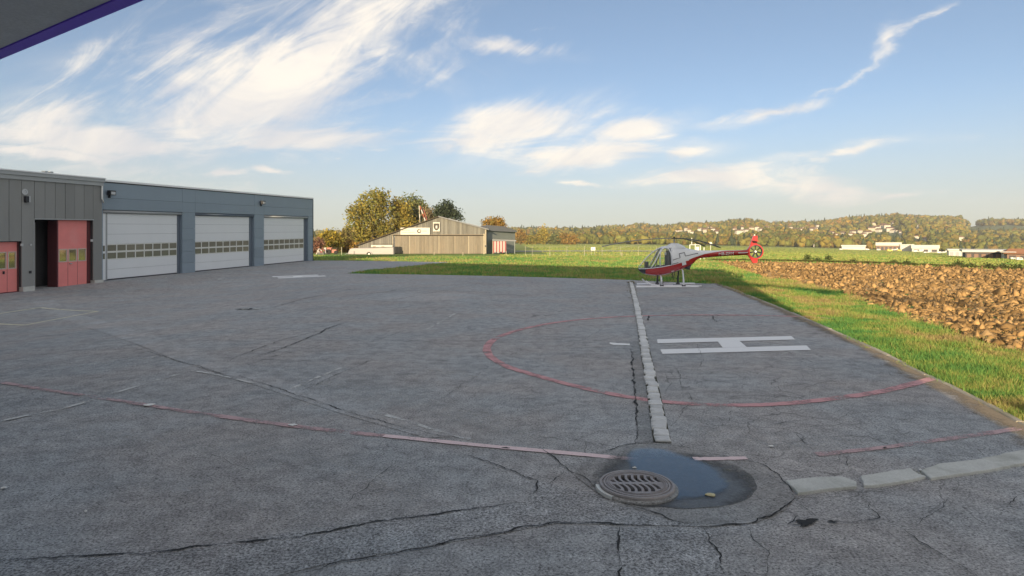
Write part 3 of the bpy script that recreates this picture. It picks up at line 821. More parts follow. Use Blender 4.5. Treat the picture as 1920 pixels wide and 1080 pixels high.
CR = [
    ([(-60, 1052), (150, 1048), (330, 1034), (520, 1012), (700, 981), (850, 960), (985, 944)], 0.026),
    ([(985, 944), (998, 928), (1007, 903), (940, 876), (860, 851)], 0.018),
    ([(520, 1090), (620, 1062), (760, 1036), (900, 1008), (990, 987), (1045, 980), (1160, 988), (1330, 990)], 0.020),
    ([(1160, 988), (1162, 1080), (1164, 1160)], 0.022), ([(1325, 990), (1350, 1040), (1368, 1090)], 0.016),
    ([(1330, 990), (1400, 985), (1450, 967), (1478, 948), (1494, 928)], 0.024), ([(1494, 928), (1474, 905), (1440, 878), (1404, 862)], 0.020),
    ([(1195, 832), (1192, 790), (1190, 740), (1186, 690), (1183, 655)], 0.035), ([(1125, 850), (1160, 841), (1195, 832), (1245, 831)], 0.022),
    ([(1245, 832), (1330, 851), (1404, 862)], 0.014), ([(1122, 922), (1085, 892), (1060, 884), (1038, 860), (1010, 838)], 0.014),
    ([(1060, 884), (1030, 905)], 0.010), ([(1120, 928), (1200, 955), (1270, 980), (1300, 992)], 0.012),
    ([(470, 672), (520, 657), (580, 633), (625, 612), (660, 603), (688, 600)], 0.040), ([(420, 682), (470, 660), (520, 640), (600, 620), (640, 612)], 0.020),
    ([(430, 700), (560, 742), (680, 782), (800, 812), (860, 826)], 0.018), ([(240, 650), (330, 676), (430, 706)], 0.016), ([(440, 694), (500, 672), (640, 640), (700, 622)], 0.016),
    ([(470, 674), (560, 678), (640, 672)], 0.014), ([(480, 580), (510, 577), (560, 563), (640, 546), (690, 538)], 0.05), ([(400, 580), (450, 568), (560, 553)], 0.04),
    ([(640, 560), (720, 548), (800, 533)], 0.035), ([(700, 570), (830, 545), (920, 528)], 0.03), ([(560, 620), (680, 590), (820, 566)], 0.02),
    ([(600, 660), (700, 640), (760, 620)], 0.015), ([(550, 740), (640, 700), (720, 668)], 0.016), ([(760, 790), (900, 700), (1000, 640)], 0.008), ([(1040, 660), (1090, 640), (1130, 615)], 0.008),
    ([(1490, 945), (1520, 962), (1540, 975), (1590, 982), (1650, 972), (1640, 958), (1622, 935), (1620, 920)], 0.012), ([(1650, 972), (1700, 995), (1750, 1030), (1800, 1062), (1840, 1095)], 0.011),
    ([(1500, 970), (1480, 985), (1560, 985)], 0.012), ([(1590, 880), (1585, 860), (1570, 845)], 0.008), ([(1440, 800), (1480, 790), (1530, 785)], 0.014), ([(1270, 690), (1280, 730), (1300, 722), (1325, 712)], 0.010),
    ([(1370, 745), (1420, 742), (1460, 746)], 0.012), ([(1300, 640), (1320, 670), (1310, 700)], 0.008), ([(1450, 820), (1490, 812), (1520, 835)], 0.010), ([(1260, 800), (1275, 770), (1300, 755), (1290, 735)], 0.009),
    ([(1370, 765), (1365, 790), (1385, 800)], 0.010), ([(1240, 740), (1260, 720), (1250, 700)], 0.008), ([(1480, 590), (1500, 600), (1540, 602)], 0.010), ([(1214, 603), (1219, 592)], 0.05), ([(1342, 605), (1336, 592)], 0.035),
    ([(1650, 722), (1690, 728), (1720, 726)], 0.014), ([(1675, 790), (1720, 785), (1740, 785)], 0.014), ([(60, 960), (110, 930), (140, 912), (220, 880)], 0.008), ([(640, 950), (700, 905), (740, 870)], 0.007), ([(380, 850), (420, 862), (470, 885)], 0.007),
    ([(840, 1010), (900, 1000), (905, 990)], 0.006), ([(1880, 945), (1900, 930), (1930, 925)], 0.012), ([(1260, 560), (1300, 553), (1360, 556)], 0.03), ([(1220, 575), (1290, 572), (1350, 580)], 0.025), ([(1250, 620), (1320, 616), (1380, 622)], 0.015),
    ([(1230, 700), (1300, 705), (1390, 690), (1460, 700)], 0.009), ([(1420, 680), (1500, 672), (1560, 690)], 0.010), ([(1500, 730), (1560, 715), (1600, 725)], 0.012), ([(1800, 900), (1760, 960), (1700, 990)], 0.006),
    ([(1400, 990), (1440, 1040), (1430, 1090)], 0.007), ([(1560, 790), (1600, 770), (1640, 775)], 0.010), ([(1300, 780), (1340, 800), (1400, 795), (1440, 815)], 0.009),
]
for pix, w in CR: crack(pix, w)
# broken-out hollows
for pix in ([(1488, 978), (1512, 973), (1536, 978), (1528, 992), (1498, 992)], [(1548, 980), (1560, 977), (1576, 981), (1565, 985)], [(938, 841), (948, 839), (962, 841.5), (952, 844)], [(1290, 863), (1297, 860.5), (1305, 863), (1297, 866)],
            [(440, 580), (462, 577), (486, 579), (470, 583)], [(1652, 841), (1660, 839), (1667, 842), (1659, 844)]):
    hp = px_poly(pix); hc = sum(hp, Vector((0, 0))) / len(hp); hq = []
    for i in range(len(hp)):
        for j in range(7):
            q = hp[i].lerp(hp[(i + 1) % len(hp)], j / 7)
            hq.append(hc + (q - hc) * (0.72 + 0.75 * mnoise.noise((q.x * 11, q.y * 11, i))))
    sheet('hollow', hq, M['crack'], 0.012, 0.05, apron)

# ---- row of granite cobbles
def cobble_mesh(k):
    rr = random.Random(k)
    b = MB()
    w, l, h = 0.5, 0.5, 0.5
    bot = [(-w, -l), (w, -l), (w, l), (-w, l)]
    bot = [(x + rr.uniform(-.05, .05), y + rr.uniform(-.05, .05)) for x, y in bot]
    top = [(x * 0.84, y * 0.84, 1.0 + rr.uniform(-.12, .12)) for x, y in bot]
    vs = [(x, y, 0.0) for x, y in bot] + [(x, y, 0.72) for x, y in bot] + top
    fs = [(0, 1, 5, 4), (1, 2, 6, 5), (2, 3, 7, 6), (3, 0, 4, 7), (4, 5, 9, 8), (5, 6, 10, 9), (6, 7, 11, 10), (7, 4, 8, 11), (8, 9, 10, 11)]
    b.add(vs, fs)
    me = bpy.data.meshes.new('cobble'); me.from_pydata(b.v, [], b.f); me.materials.append(M['cobble'])
    return me
CM = [cobble_mesh(k) for k in range(7)]
line = smooth_px([(1242, 831), (1233, 780), (1222, 720), (1211, 665), (1203, 620), (1194, 575), (1187, 545), (1183, 529)], 40)
ribbon('gutter_bed', line[::6] + [line[-1]], 0.19, M['joint'], 0.009)
acc, i = 0.0, 0
pos = line[0].copy(); idx = 0
n_cob = 0
while idx < len(line) - 1:
    L = 0.165 + random.uniform(-0.02, 0.05)
    need = L
    p = pos.copy()
    while idx < len(line) - 1 and need > 0:
        seg = line[idx + 1] - pos
        if seg.length <= need:
            need -= seg.length; pos = line[idx + 1].copy(); idx += 1
        else:
            pos = pos + seg.normalized() * need; need = 0
    c = (p + pos) / 2; t = (pos - p)
    if t.length < 0.05: break
    o = bpy.data.objects.new('cobble', CM[n_cob % 7]); COL.objects.link(o)
    o.parent = apron
    o.location = (c.x + random.gauss(0, 0.008), c.y, g(c.x, c.y) + 0.004)
    o.scale = (0.165 + random.uniform(-0.015, 0.02), L * 0.93, 0.030 + random.uniform(-0.006, 0.01))
    o.rotation_euler = (random.gauss(0, 0.02), random.gauss(0, 0.02), math.atan2(t.y, t.x) - math.pi / 2 + random.gauss(0, 0.03))
    n_cob += 1

# ---- concrete slabs near the drain
def slab(pix, seed):
    rr = random.Random(seed)
    P_ = [gp(*p).xy for p in pix]
    pts = []
    for i in range(len(P_)):
        a, b_ = P_[i], P_[(i + 1) % len(P_)]
        k = max(2, int((b_ - a).length / 0.07))
        for j in range(k): pts.append(a.lerp(b_, j / k) + Vector((rr.gauss(0, .004), rr.gauss(0, .004))))
    c = sum(pts, Vector((0, 0))) / len(pts)
    n = len(pts)
    b = MB()
    V = [(p.x, p.y, g(p.x, p.y) + 0.0) for p in pts] + [(p.x, p.y, 0.020 + g(p.x, p.y)) for p in pts] + [(*(c + (p - c) * 0.985), 0.026 + g(p.x, p.y)) for p in pts]
    fs = [(i, (i + 1) % n, n + (i + 1) % n, n + i) for i in range(n)] + [(n + i, n + (i + 1) % n, 2 * n + (i + 1) % n, 2 * n + i) for i in range(n)] + [tuple(range(2 * n, 3 * n))]
    b.add(V, fs)
    return b.build('concrete_slab', M['concrete'], apron)
slab([(1473, 906), (1520, 900), (1580, 898), (1606, 908), (1604, 917), (1560, 921), (1496, 929)], 1)
slab([(1612, 897), (1650, 891), (1706, 882), (1722, 893), (1738, 898), (1690, 908), (1622, 916)], 2)
slab([(1728, 886), (1760, 874), (1830, 866), (1925, 846), (1990, 832), (2010, 850), (1930, 871), (1840, 888), (1745, 901)], 3)

# ---- kerb stones on the grass side
kerb = bpy.data.objects.new('kerb', None); COL.objects.link(kerb)
tag(kerb, 'low line of worn kerb stones between apron and grass', kind='structure')
kl = []
for i in range(len(kerb_xy) - 1):
    a, b_ = kerb_xy[i], kerb_xy[i + 1]
    k = max(1, int((b_ - a).length / 0.05))
    for j in range(k): kl.append(a.lerp(b_, j / k))
def kerb_stone(p, q, h, off):
    t = (q - p).normalized(); s_ = Vector((-t.y, t.x))
    if s_.x < 0: s_ = -s_
    p2, q2 = p + t * 0.004, q - t * 0.004
    a0_, a1_ = 0.0 + off, 0.105 + off
    bev = 0.018
    V = []
    for w_, z_ in ((a0_, -0.06), (a0_, h - bev), (a0_ + bev, h), (a1_ - bev, h), (a1_, h - bev), (a1_, -0.06)):
        for e in (p2, q2):
            c = e + s_ * w_
            V.append((c.x, c.y, g(c.x, c.y) + z_ + random.uniform(-.002, .002)))
    fs = [(2 * i, 2 * i + 1, 2 * i + 3, 2 * i + 2) for i in range(5)] + [(0, 2, 4, 6, 8, 10), (11, 9, 7, 5, 3, 1)]
    MB().add(V, fs).build('kerb_stone', M['kerb'], kerb)
st = 0
while st < len(kl) - 4:
    ln = int(random.uniform(16, 21))
    e = min(st + ln, len(kl) - 1)
    kerb_stone(kl[st], kl[e], 0.018 + random.uniform(-0.008, 0.006), random.uniform(-0.018, 0.015))
    st = e
# earth washed along the kerb
def dirt_strip():
    pts = [p + Vector((-0.02, 0)) for p in kl[::8]]
    V, Fs, Cc = [], [], []
    for i, p in enumerate(pts):
        t = (pts[min(i + 1, len(pts) - 1)] - pts[max(i - 1, 0)]).normalized()
        s_ = Vector((-t.y, t.x))
        if s_.x > 0: s_ = -s_
        w = 0.66 + 0.40 * mnoise.noise((i * .11, 3, 0))
        for c, cr in ((p + Vector((0.05, 0)), 0.0), (p + s_ * w * .5, .5), (p + s_ * w, 1.0)): V.append((c.x, c.y, g(c.x, c.y) + 0.0055)); Cc.append((cr, cr, cr))
    for i in range(len(pts) - 1):
        for q in (0, 1): Fs.append((3 * i + q, 3 * i + q + 1, 3 * i + q + 4, 3 * i + q + 3))
    np_mesh('washed_dirt', V, Fs, M['dirt'], apron, colors=np.array(Cc))
dirt_strip()

# ---- puddle and the wet margin
def closed_smooth(pix, n=6):
    P_ = [gp(*p).xy for p in pix]; out = []; m_ = len(P_)
    for i in range(m_):
        p0, p1, p2, p3 = P_[i - 1], P_[i], P_[(i + 1) % m_], P_[(i + 2) % m_]
        for k in range(n):
            t = k / n
            q = 0.5 * ((2 * p1) + (p2 - p0) * t + (2 * p0 - 5 * p1 + 4 * p2 - p3) * t * t + (3 * p1 - p0 - 3 * p2 + p3) * t ** 3)
            out.append(q + Vector((mnoise.noise((q.x * 9, q.y * 9, 1)), mnoise.noise((q.x * 9, q.y * 9, 5)))) * 0.022)
    return out
wetp = sheet('wet_patch', closed_smooth([(1150, 852), (1195, 836), (1240, 833), (1300, 848), (1360, 866), (1405, 890), (1418, 915), (1400, 938), (1340, 953), (1270, 955), (1180, 948), (1105, 925), (1120, 880)]), M['wet'], 0.010, 0.12, apron)
pudd = sheet('puddle', closed_smooth([(1176, 848), (1200, 841), (1240, 842), (1275, 852), (1318, 866), (1345, 880), (1362, 897), (1375, 913), (1362, 928), (1330, 937), (1290, 941), (1262, 941), (1230, 930), (1205, 905), (1180, 885), (1170, 862)]), M['water'], 0.014, 0.045)
be = {}
for p_ in pudd.data.polygons:
    for e_ in p_.edge_keys: be[e_] = be.get(e_, 0) + 1
rim = np.array([tuple(pudd.data.vertices[i].co.xy) for e_, c_ in be.items() if c_ == 1 for i in e_])
ca_ = pudd.data.color_attributes.new('Col', 'FLOAT_COLOR', 'POINT')
for i, v_ in enumerate(pudd.data.vertices):
    d_ = float(np.min(np.hypot(rim[:, 0] - v_.co.x, rim[:, 1] - v_.co.y))); ca_.data[i].color = (d_, d_, d_, 1)
tag(pudd, 'shallow puddle reflecting the sky beside the drain grate', kind='structure')

# ---- ploughed field: displaced earth with loose clods
field_near = [(1345, 490), (1390, 505), (1430, 519), (1500, 532), (1581, 549.5), (1642, 574), (1700, 594), (1763, 613), (1853, 645), (1914, 661), (2050, 715), (2200, 790)]
field_far = [(2600, 535), (2200, 520), (1920, 508), (1800, 502), (1700, 498), (1600, 495), (1500, 492.5), (1420, 491)]
fpoly = px_poly(field_near + field_far)
fx = np.array([p.x for p in fpoly]); fy = np.array([p.y for p in fpoly])
def in_poly(X, Y, fx=fx, fy=fy):
    ins = np.zeros(X.shape, bool)
    n = len(fx); j = n - 1
    for i in range(n):
        cond = ((fy[i] > Y) != (fy[j] > Y)) & (X < (fx[j] - fx[i]) * (Y - fy[i]) / (fy[j] - fy[i] + 1e-12) + fx[i])
        ins ^= cond; j = i
    return ins
def lump(X, Y, seed, cell):
    """cheap value noise on arrays"""
    r = np.random.default_rng(seed); T = r.random((256, 256))
    xs, ys = X / cell, Y / cell
    x0, y0 = np.floor(xs).astype(int), np.floor(ys).astype(int)
    tx, ty = xs - x0, ys - y0
    tx = tx * tx * (3 - 2 * tx); ty = ty * ty * (3 - 2 * ty)
    q = lambda a, b: T[a % 256, b % 256]
    return (q(x0, y0) * (1 - tx) + q(x0 + 1, y0) * tx) * (1 - ty) + (q(x0, y0 + 1) * (1 - tx) + q(x0 + 1, y0 + 1) * tx) * ty
yr = []
y_ = fy.min()
while y_ < fy.max(): yr.append(y_); y_ += 0.0050 * y_
yr = np.array(yr)
uu = np.linspace(0.28, 1.15, 520)
Yg, Ug = np.meshgrid(yr, uu, indexing='ij'); Xg = Ug * Yg
# plough ridges run away from the camera beside the verge
rid = 0.06 * np.sin((Xg * 0.97 - Yg * 0.24) * 2 * math.pi / 0.55 + 2.5 * lump(Xg, Yg, 5, 2.3))
Zf_ = rid + 0.40 * np.abs(lump(Xg, Yg, 1, 0.42) - .5) + 0.30 * np.abs(lump(Xg, Yg, 2, 0.19) - .45) + 0.12 * lump(Xg, Yg, 3, 0.11) + 0.08 * lump(Xg, Yg, 4, 2.5) - 0.34
Zf_ = Zf_ + g_arr(Xg, Yg)
inside = in_poly(Xg, Yg)
nR, nC = Yg.shape
ii, jj = np.meshgrid(np.arange(nR - 1), np.arange(nC - 1), indexing='ij')
keep = inside[:-1, :-1] & inside[1:, :-1] & inside[:-1, 1:] & inside[1:, 1:]
a0 = (ii * nC + jj)[keep]
fieldo = np_mesh('ploughed_field', np.stack([Xg.ravel(), Yg.ravel(), Zf_.ravel()], 1), np.stack([a0, a0 + 1, a0 + nC + 1, a0 + nC], 1), M['soil'])
tag(fieldo, 'ploughed brown field with rough ridges beyond the grass verge', kind='structure')

# icosahedron used for clods and tree crowns
bm_ = bmesh.new(); bmesh.ops.create_icosphere(bm_, subdivisions=1, radius=1.0)
ICO1_V = np.array([v.co[:] for v in bm_.verts]); ICO1_F = np.array([[v.index for v in f.verts] for f in bm_.faces]); bm_.free()
bm_ = bmesh.new(); bmesh.ops.create_icosphere(bm_, subdivisions=2, radius=1.0)
ICO2_V = np.array([v.co[:] for v in bm_.verts]); ICO2_F = np.array([[v.index for v in f.verts] for f in bm_.faces]); bm_.free()

def scatter_ico(cent, rad, V0, F0, jitter, rng):
    """many jittered icospheres as one vertex/face array; rad is (n,3)"""
    n, k = len(cent), len(V0)
    rot = rng.random(n) * 2 * np.pi
    jit = 1 + jitter * (rng.random((n, k, 1)) - 0.5) * 2
    P_ = V0[None] * jit
    c, s_ = np.cos(rot)[:, None], np.sin(rot)[:, None]
    P_ = np.stack([P_[..., 0] * c - P_[..., 1] * s_, P_[..., 0] * s_ + P_[..., 1] * c, P_[..., 2]], -1)
    V = P_ * rad[:, None, :] + cent[:, None, :]
    Fa = F0[None] + (np.arange(n) * k)[:, None, None]
    return V.reshape(-1, 3), Fa.reshape(-1, F0.shape[1])

nc_ = 70000
yv = fy.min() * (fy.max() / fy.min()) ** (RNG.random(nc_) ** 0.8)
xv = (0.30 + RNG.random(nc_) * 0.62) * yv
kp = in_poly(xv, yv)
xv, yv = xv[kp], yv[kp]
rz = np.interp(yv, [12, 60], [0.040, 0.085]) * np.exp(RNG.normal(0, 0.42, len(xv)))
rz = np.minimum(rz, np.interp(yv, [12, 30], [0.09, 0.15]))
cz = g_arr(xv, yv) - 0.13 + 0.10 * RNG.random(len(xv))
# each clod gets its own stretch before the jitter, so no two look alike
st_ = np.exp(RNG.normal(0, 0.35, (len(xv), 3)))
V, Fa = scatter_ico(np.stack([xv, yv, cz], 1), rz[:, None] * st_, ICO1_V, ICO1_F, 0.85, RNG)
tone = np.repeat(RNG.uniform(.45, 1.3, (len(xv), 1)), len(ICO1_V), 0) * np.array([[0.38, 0.238, 0.105]])
nb_ = 2600                                                     # a few big broken slabs turned up by the plough
yb = 13 * (46 / 13) ** RNG.random(nb_); xb = (0.30 + RNG.random(nb_) * 0.62) * yb
kb = in_poly(xb, yb); xb, yb = xb[kb], yb[kb]
rb_ = RNG.uniform(.05, .10, len(xb)) * np.interp(yb, [12, 40], [.75, 1.3])
V2, F2 = scatter_ico(np.stack([xb, yb, g_arr(xb, yb) - .07 + .05 * RNG.random(len(xb))], 1), rb_[:, None] * np.exp(RNG.normal(0, .3, (len(xb), 3))) * np.array([[1.3, 1.0, .8]]), ICO2_V, ICO2_F, 0.45, RNG)
tone2 = np.repeat(RNG.uniform(.5, 1.15, (len(xb), 1)), len(ICO2_V), 0) * np.array([[0.34, 0.215, 0.095]])
Fa = np.concatenate([Fa, F2 + len(V)]); V = np.concatenate([V, V2])
cl = np_mesh('clods', V, Fa, M['clod'], colors=np.concatenate([tone, tone2]))
tag(cl, 'loose brown clods of earth strewn over the ploughed field', kind='stuff')

# ---- pale taxiway strip far across the grass
tw = sheet('taxiway', px_poly([(962, 472.5), (1200, 472.0), (1300, 473.0), (1300, 469.8), (1200, 469.5), (962, 470.0)]), M['runway'], 0.03, 8.0)
tag(tw, 'pale narrow taxiway strip across the far grass', kind='structure')

# ---- hill behind the plain
SKYP = [(-900, 440), (0, 434), (500, 432), (650, 434), (800, 432), (960, 428), (1040, 427), (1100, 426), (1150, 422), (1205, 419), (1240, 423), (1290, 418), (1340, 417), (1390, 409), (1420, 411), (1450, 417), (1480, 414), (1520, 415),
        (1560, 412), (1600, 406), (1650, 404), (1680, 399), (1710, 403), (1760, 404), (1800, 404), (1812, 416), (1826, 416), (1850, 410), (1900, 411), (1960, 412), (2200, 416), (2700, 425)]
SKX = np.array([p[0] for p in SKYP], float); SKY_ = np.array([p[1] for p in SKYP], float)
HY0, HY1 = 560.0, 1500.0
def hill_z(uv, y):
    px = uv * F + CX
    zr = CH + (HY - np.interp(px, SKX, SKY_)) / F * HY1 - 11.0
    g0 = g_arr(uv * HY0, np.full_like(np.asarray(uv, float), HY0)) 
    t = np.clip((y - HY0) / (HY1 - HY0), 0, 1)
    s_ = sstep(t) * 0.55 + t * 0.45
    bump = 6 * np.sin(uv * 23 + y * 0.006) * np.sin(np.pi * t)
    back = np.clip((y - HY1) / 500, 0, 1) * 25
    return g0 + (zr - g0) * s_ + bump * 0.5 - back - 0.6
hu = np.linspace(-1.8, 1.8, 260); hy = np.concatenate([np.linspace(HY0, HY1, 36), np.linspace(HY1 + 40, 2300, 8)])
HYg, HUg = np.meshgrid(hy, hu, indexing='ij')
HZ = hill_z(HUg, HYg)
nR, nC = HYg.shape
ii, jj = np.meshgrid(np.arange(nR - 1), np.arange(nC - 1), indexing='ij'); a0 = (ii * nC + jj).ravel()
hillo = np_mesh('hill', np.stack([(HUg * HYg).ravel(), HYg.ravel(), HZ.ravel()], 1), np.stack([a0, a0 + 1, a0 + nC + 1, a0 + nC], 1), M['hill_grass'], smooth=True)
tag(hillo, 'low wooded hill ridge across the horizon', kind='structure')

# ---- the wood on the hill
AUT = np.array([(0.070, 0.080, 0.025), (0.085, 0.090, 0.028), (0.115, 0.100, 0.030), (0.135, 0.105, 0.030), (0.165, 0.120, 0.028), (0.130, 0.080, 0.030), (0.060, 0.075, 0.026), (0.105, 0.072, 0.034), (0.045, 0.058, 0.026)])
AUT = (AUT * .75 + AUT.mean(0) * .25) * np.array([1.62, 1.60, 1.30])
AUTW = np.array([.16, .18, .17, .14, .09, .08, .08, .06, .04])
HOUSE_PX = [(1012, 427), (1062, 436), (1085, 430), (1094, 440), (1157, 429), (1166, 441), (1172, 426), (1208, 434), (1250, 424),
            (1268, 434), (1276, 435), (1285, 430), (1292, 433), (1300, 436), (1308, 432), (1314, 429), (1322, 433), (1330, 428), (1338, 431), (1345, 438), (1378, 432), (1384, 436), (1392, 428), (1400, 434), (1408, 430), (1420, 429), (1428, 432), (1436, 427), (1441, 430), (1447, 434),
            (1470, 426), (1482, 427), (1487, 433), (1492, 431), (1500, 432), (1508, 428), (1515, 433), (1522, 430), (1528, 428), (1533, 424), (1541, 439), (1558, 438), (1566, 441), (1580, 438), (1597, 436), (1598, 441), (1612, 435), (1618, 442), (1626, 437), (1634, 431), (1640, 420), (1642, 427), (1648, 433),
            (1652, 425), (1657, 423), (1663, 425), (1668, 431), (1673, 419), (1676, 433), (1691, 438), (1722, 425), (1717, 416), (1717, 445), (1735, 449), (1800, 447), (1810, 446), (1832, 445)]
def hill_hit(px, py):
    """where the sight line through a photo pixel meets the hill"""
    uv = (px - CX) / F; b_ = (HY - py) / F
    for y in np.arange(HY0, HY1 + 200, 6.0):
        if CH + b_ * y < float(hill_z(np.array([uv]), np.array([y]))[0]): return uv * y, y, CH + b_ * y
    return uv * HY1, HY1, CH + b_ * HY1
house_spots = [hill_hit(px + random.uniform(-1, 1), py + 3) for px, py in HOUSE_PX]
def hill_pt(uv, y):
    return np.stack([uv * y, y, hill_z(uv, y)], 1)
nT = 17500
tu = np.concatenate([RNG.uniform(-0.36, 0.95, 14500), RNG.uniform(-1.5, -0.36, 1700), RNG.uniform(0.95, 1.5, 1300)])
ty_ = HY0 + 2 + (HY1 + 60 - HY0) * RNG.random(nT) ** 1.05
px_t = tu * F + CX
py_t = HY - (hill_z(tu, ty_) - CH) / ty_ * F
meadow = (px_t > 1815) & (px_t < 1935) & (py_t > 424) & (py_t < 439)
meadow |= (px_t > 1655) & (px_t < 1705) & (py_t > 426) & (py_t < 434)
clr = np.zeros(nT, bool)
hx = np.array([s_[0] for s_ in house_spots]); hyy = np.array([s_[1] for s_ in house_spots])
hu_ = hx / hyy
for k in range(len(hx)):   # keep the view of each house open towards the airfield
    clr |= (np.abs(tu - hu_[k]) < 0.0056) & (ty_ < hyy[k] + 10) & (ty_ > hyy[k] - 150)
kp = ~(meadow | clr)
tu, ty_ = tu[kp], ty_[kp]
base = hill_pt(tu, ty_)
n = len(base)
Ht = RNG.uniform(4.5, 10.5, n) * np.interp(ty_, [560, 1500], [0.85, 1.25])
con = RNG.random(n) < 0.09
Ht[con] *= 1.25
wd = np.where(con, Ht * 0.20, Ht * RNG.uniform(0.32, 0.52, n))
colr = AUT[RNG.choice(len(AUT), n, p=AUTW / AUTW.sum())] * RNG.uniform(0.75, 1.2, (n, 1))
sp = lump(base[:, 0], base[:, 1], 77, 60.0)[:, None]           # stands of one kind
colr = colr * (0.80 + 0.4 * sp) * np.where(sp > .6, np.array([1.15, 1.0, .9]), np.array([1.0, 1.03, 1.0]))
colr[con] = np.array([0.040, 0.055, 0.030]) * RNG.uniform(0.8, 1.3, (con.sum(), 1))
VV, FF, CC, nv = [], [], [], 0
for k in range(3):
    off = RNG.normal(0, 0.42, (n, 3)) * wd[:, None]; off[:, 2] = 0
    if k == 0: off *= 0
    off[con] *= .15
    hh = np.where(con, Ht * (0.35 + 0.27 * k), Ht * (0.50 + RNG.uniform(-0.16, 0.30, n) * (k > 0)))
    c = base + off; c[:, 2] += hh
    sc = np.where(con, 1 - 0.32 * k, 1.0 if k == 0 else 0.66)
    r = np.stack([wd * sc, wd * sc, np.where(con, Ht * 0.34, Ht * 0.46) * (1 if k == 0 else 0.62)], 1)
    near = ty_ < 900
    for sel, V0, F0 in ((near, ICO2_V, ICO2_F), (~near, ICO1_V, ICO1_F)):
        if k == 0 or True:
            V, Fa = scatter_ico(c[sel], r[sel], V0, F0, 0.42, RNG)
            cq = np.repeat(colr[sel] * RNG.uniform(0.85, 1.18, (sel.sum(), 1)), len(V0), 0) * RNG.uniform(0.78, 1.22, (len(V), 1))
            VV.append(V); FF.append(Fa + nv); CC.append(cq); nv += len(V)
V = np.concatenate(VV); Fa = np.concatenate(FF); cv = np.concatenate(CC)
wood = np_mesh('hill_forest', V, Fa, M['forest'], colors=cv)
tag(wood, 'autumn coloured wood covering the far hill', kind='stuff')

# ================================================================== THINGS
# ---- building behind the camera (its canopy shows at the top corner, its bulk shades the apron)
WD = Vector((0.83, -0.55, 0)).normalized()        # along its front wall, to the right
WN = Vector((0.55, 0.83, 0)).normalized()         # out of the wall, towards the apron
ops = empty('operations_building', (0, -0.5, 0), 'building with a dark canopy whose edge crosses the upper corner of the picture', 'building')
fr0 = Vector((0, -0.5, 0)) - WN * 0.15
A_ = fr0 + WD * 3.98; B_ = fr0 - WD * 40
def wall_block(p, q, depth, z0, z1):
    b = MB()
    r = [p, q, q - WN * depth, p - WN * depth]
    b.hexa([(v_.x, v_.y, z0) for v_ in r] + [(v_.x, v_.y, z1) for v_ in r])
    return b
wall_block(A_, B_, 9.0, -1.2, 8.9).build('wall', M['render_wall'], ops)
wall_block(A_ + WD * .25 + WN * .1, B_ - WD * .25 + WN * .1, 9.3, 8.903, 9.15).build('roof', M['roof_sheet'], ops)
zc = CH + 0.62
e1 = Vector((-2.81 * 0.62, 3.45 * 0.62, zc)); e2 = Vector((-1.54 * 0.62, 2.61 * 0.62, zc))
ed = (e2 - e1).normalized(); en = Vector((-ed.y, ed.x, 0));
if en.y < 0: en = -en
pa, pb = e1 - ed * 2.5, e2 + ed * 0.25
MB().hexa([tuple(p) for p in (pa - en * .042, pb - en * .042, pb - en * 1.6, pa - en * 1.6)] + [tuple(p + Vector((0, 0, .1))) for p in (pa - en * .042, pb - en * .042, pb - en * 1.6, pa - en * 1.6)]).build('canopy', M['soffit'], ops)
MB().hexa([tuple(p + Vector((0, 0, -.004))) for p in (pa, pb, pb - en * .040, pa - en * .040)] + [tuple(p + Vector((0, 0, .11))) for p in (pa, pb, pb - en * .040, pa - en * .040)]).build('canopy_edge', M['soffit_edge'], ops)
yard = MB().box((8.4, -2.55, 0.97), (9.0, 0.25, 2.1)).build('shade_wall', M['render_wall'])  # unseen wall, sized so that its shadow covers the near verge
tag(yard, 'unseen low wall added to shade the near end of the verge', 'wall')
mast = empty('shadow_mast', (4.6, -21.5, 0), 'unseen mast added behind the camera to cast a shadow band on the verge', 'mast')
MB().tube([(4.6, -21.5, -.1), (4.6, -21.5, 8.2)], [.11, .07], 8).build('pole', M['steel'], mast)
MB().tube([(0.4, -9.4, 7.85), (4.9, -22.3, 7.9)], .12, 8).build('crossarm', M['steel'], mast)  # unseen bar, laid out to throw a shadow band across the verge
for k in range(3):
    t_ = 0.2 + .28 * k
    MB().box((0.4 + 4.5 * t_, -9.4 - 12.9 * t_, 7.72), (.5, .35, .28), -1.2).build('floodlight', M['lamp_black'], mast)  # unlit boxes, added to thicken the shadow band

# ---- facade frame of the two halls at the left
FA = Vector((-25.9, 40.6)); FE = Vector((0.2163, 0.9763)); FN = Vector((0.9763, -0.2163))
def fac(px):
    """distance along the facade at photo column px"""
    k = (px - CX) / F
    # FA.x + s*FE.x = k*(FA.y + s*FE.y)
    return (k * FA.y - FA.x) / (FE.x - k * FE.y)
def zb(s):
    return float(np.interp(FA.y + s * FE.y, _PY, _PZ))
def fp(s, h, out=0.0, base=None):
    b_ = (-0.31 + 0.0206 * s) if base is None else base
    p = FA + FE * s + FN * out
    return (p.x, p.y, b_ + h)
def fbox(b, s0, s1, h0, h1, o0, o1, base=None, mi=0):
    """box on the facade: along s, up h, outwards o"""
    q = []
    for h in (h0, h1):
        for s_, o_ in ((s0, o0), (s1, o0), (s1, o1), (s0, o1)): q.append(fp(s_, h, o_, base))
    return b.hexa(q, mi)
def fpart(name, mat, parent, *a, **k):
    b = MB(); fbox(b, *a, **k); return b.build(name, mat, parent)

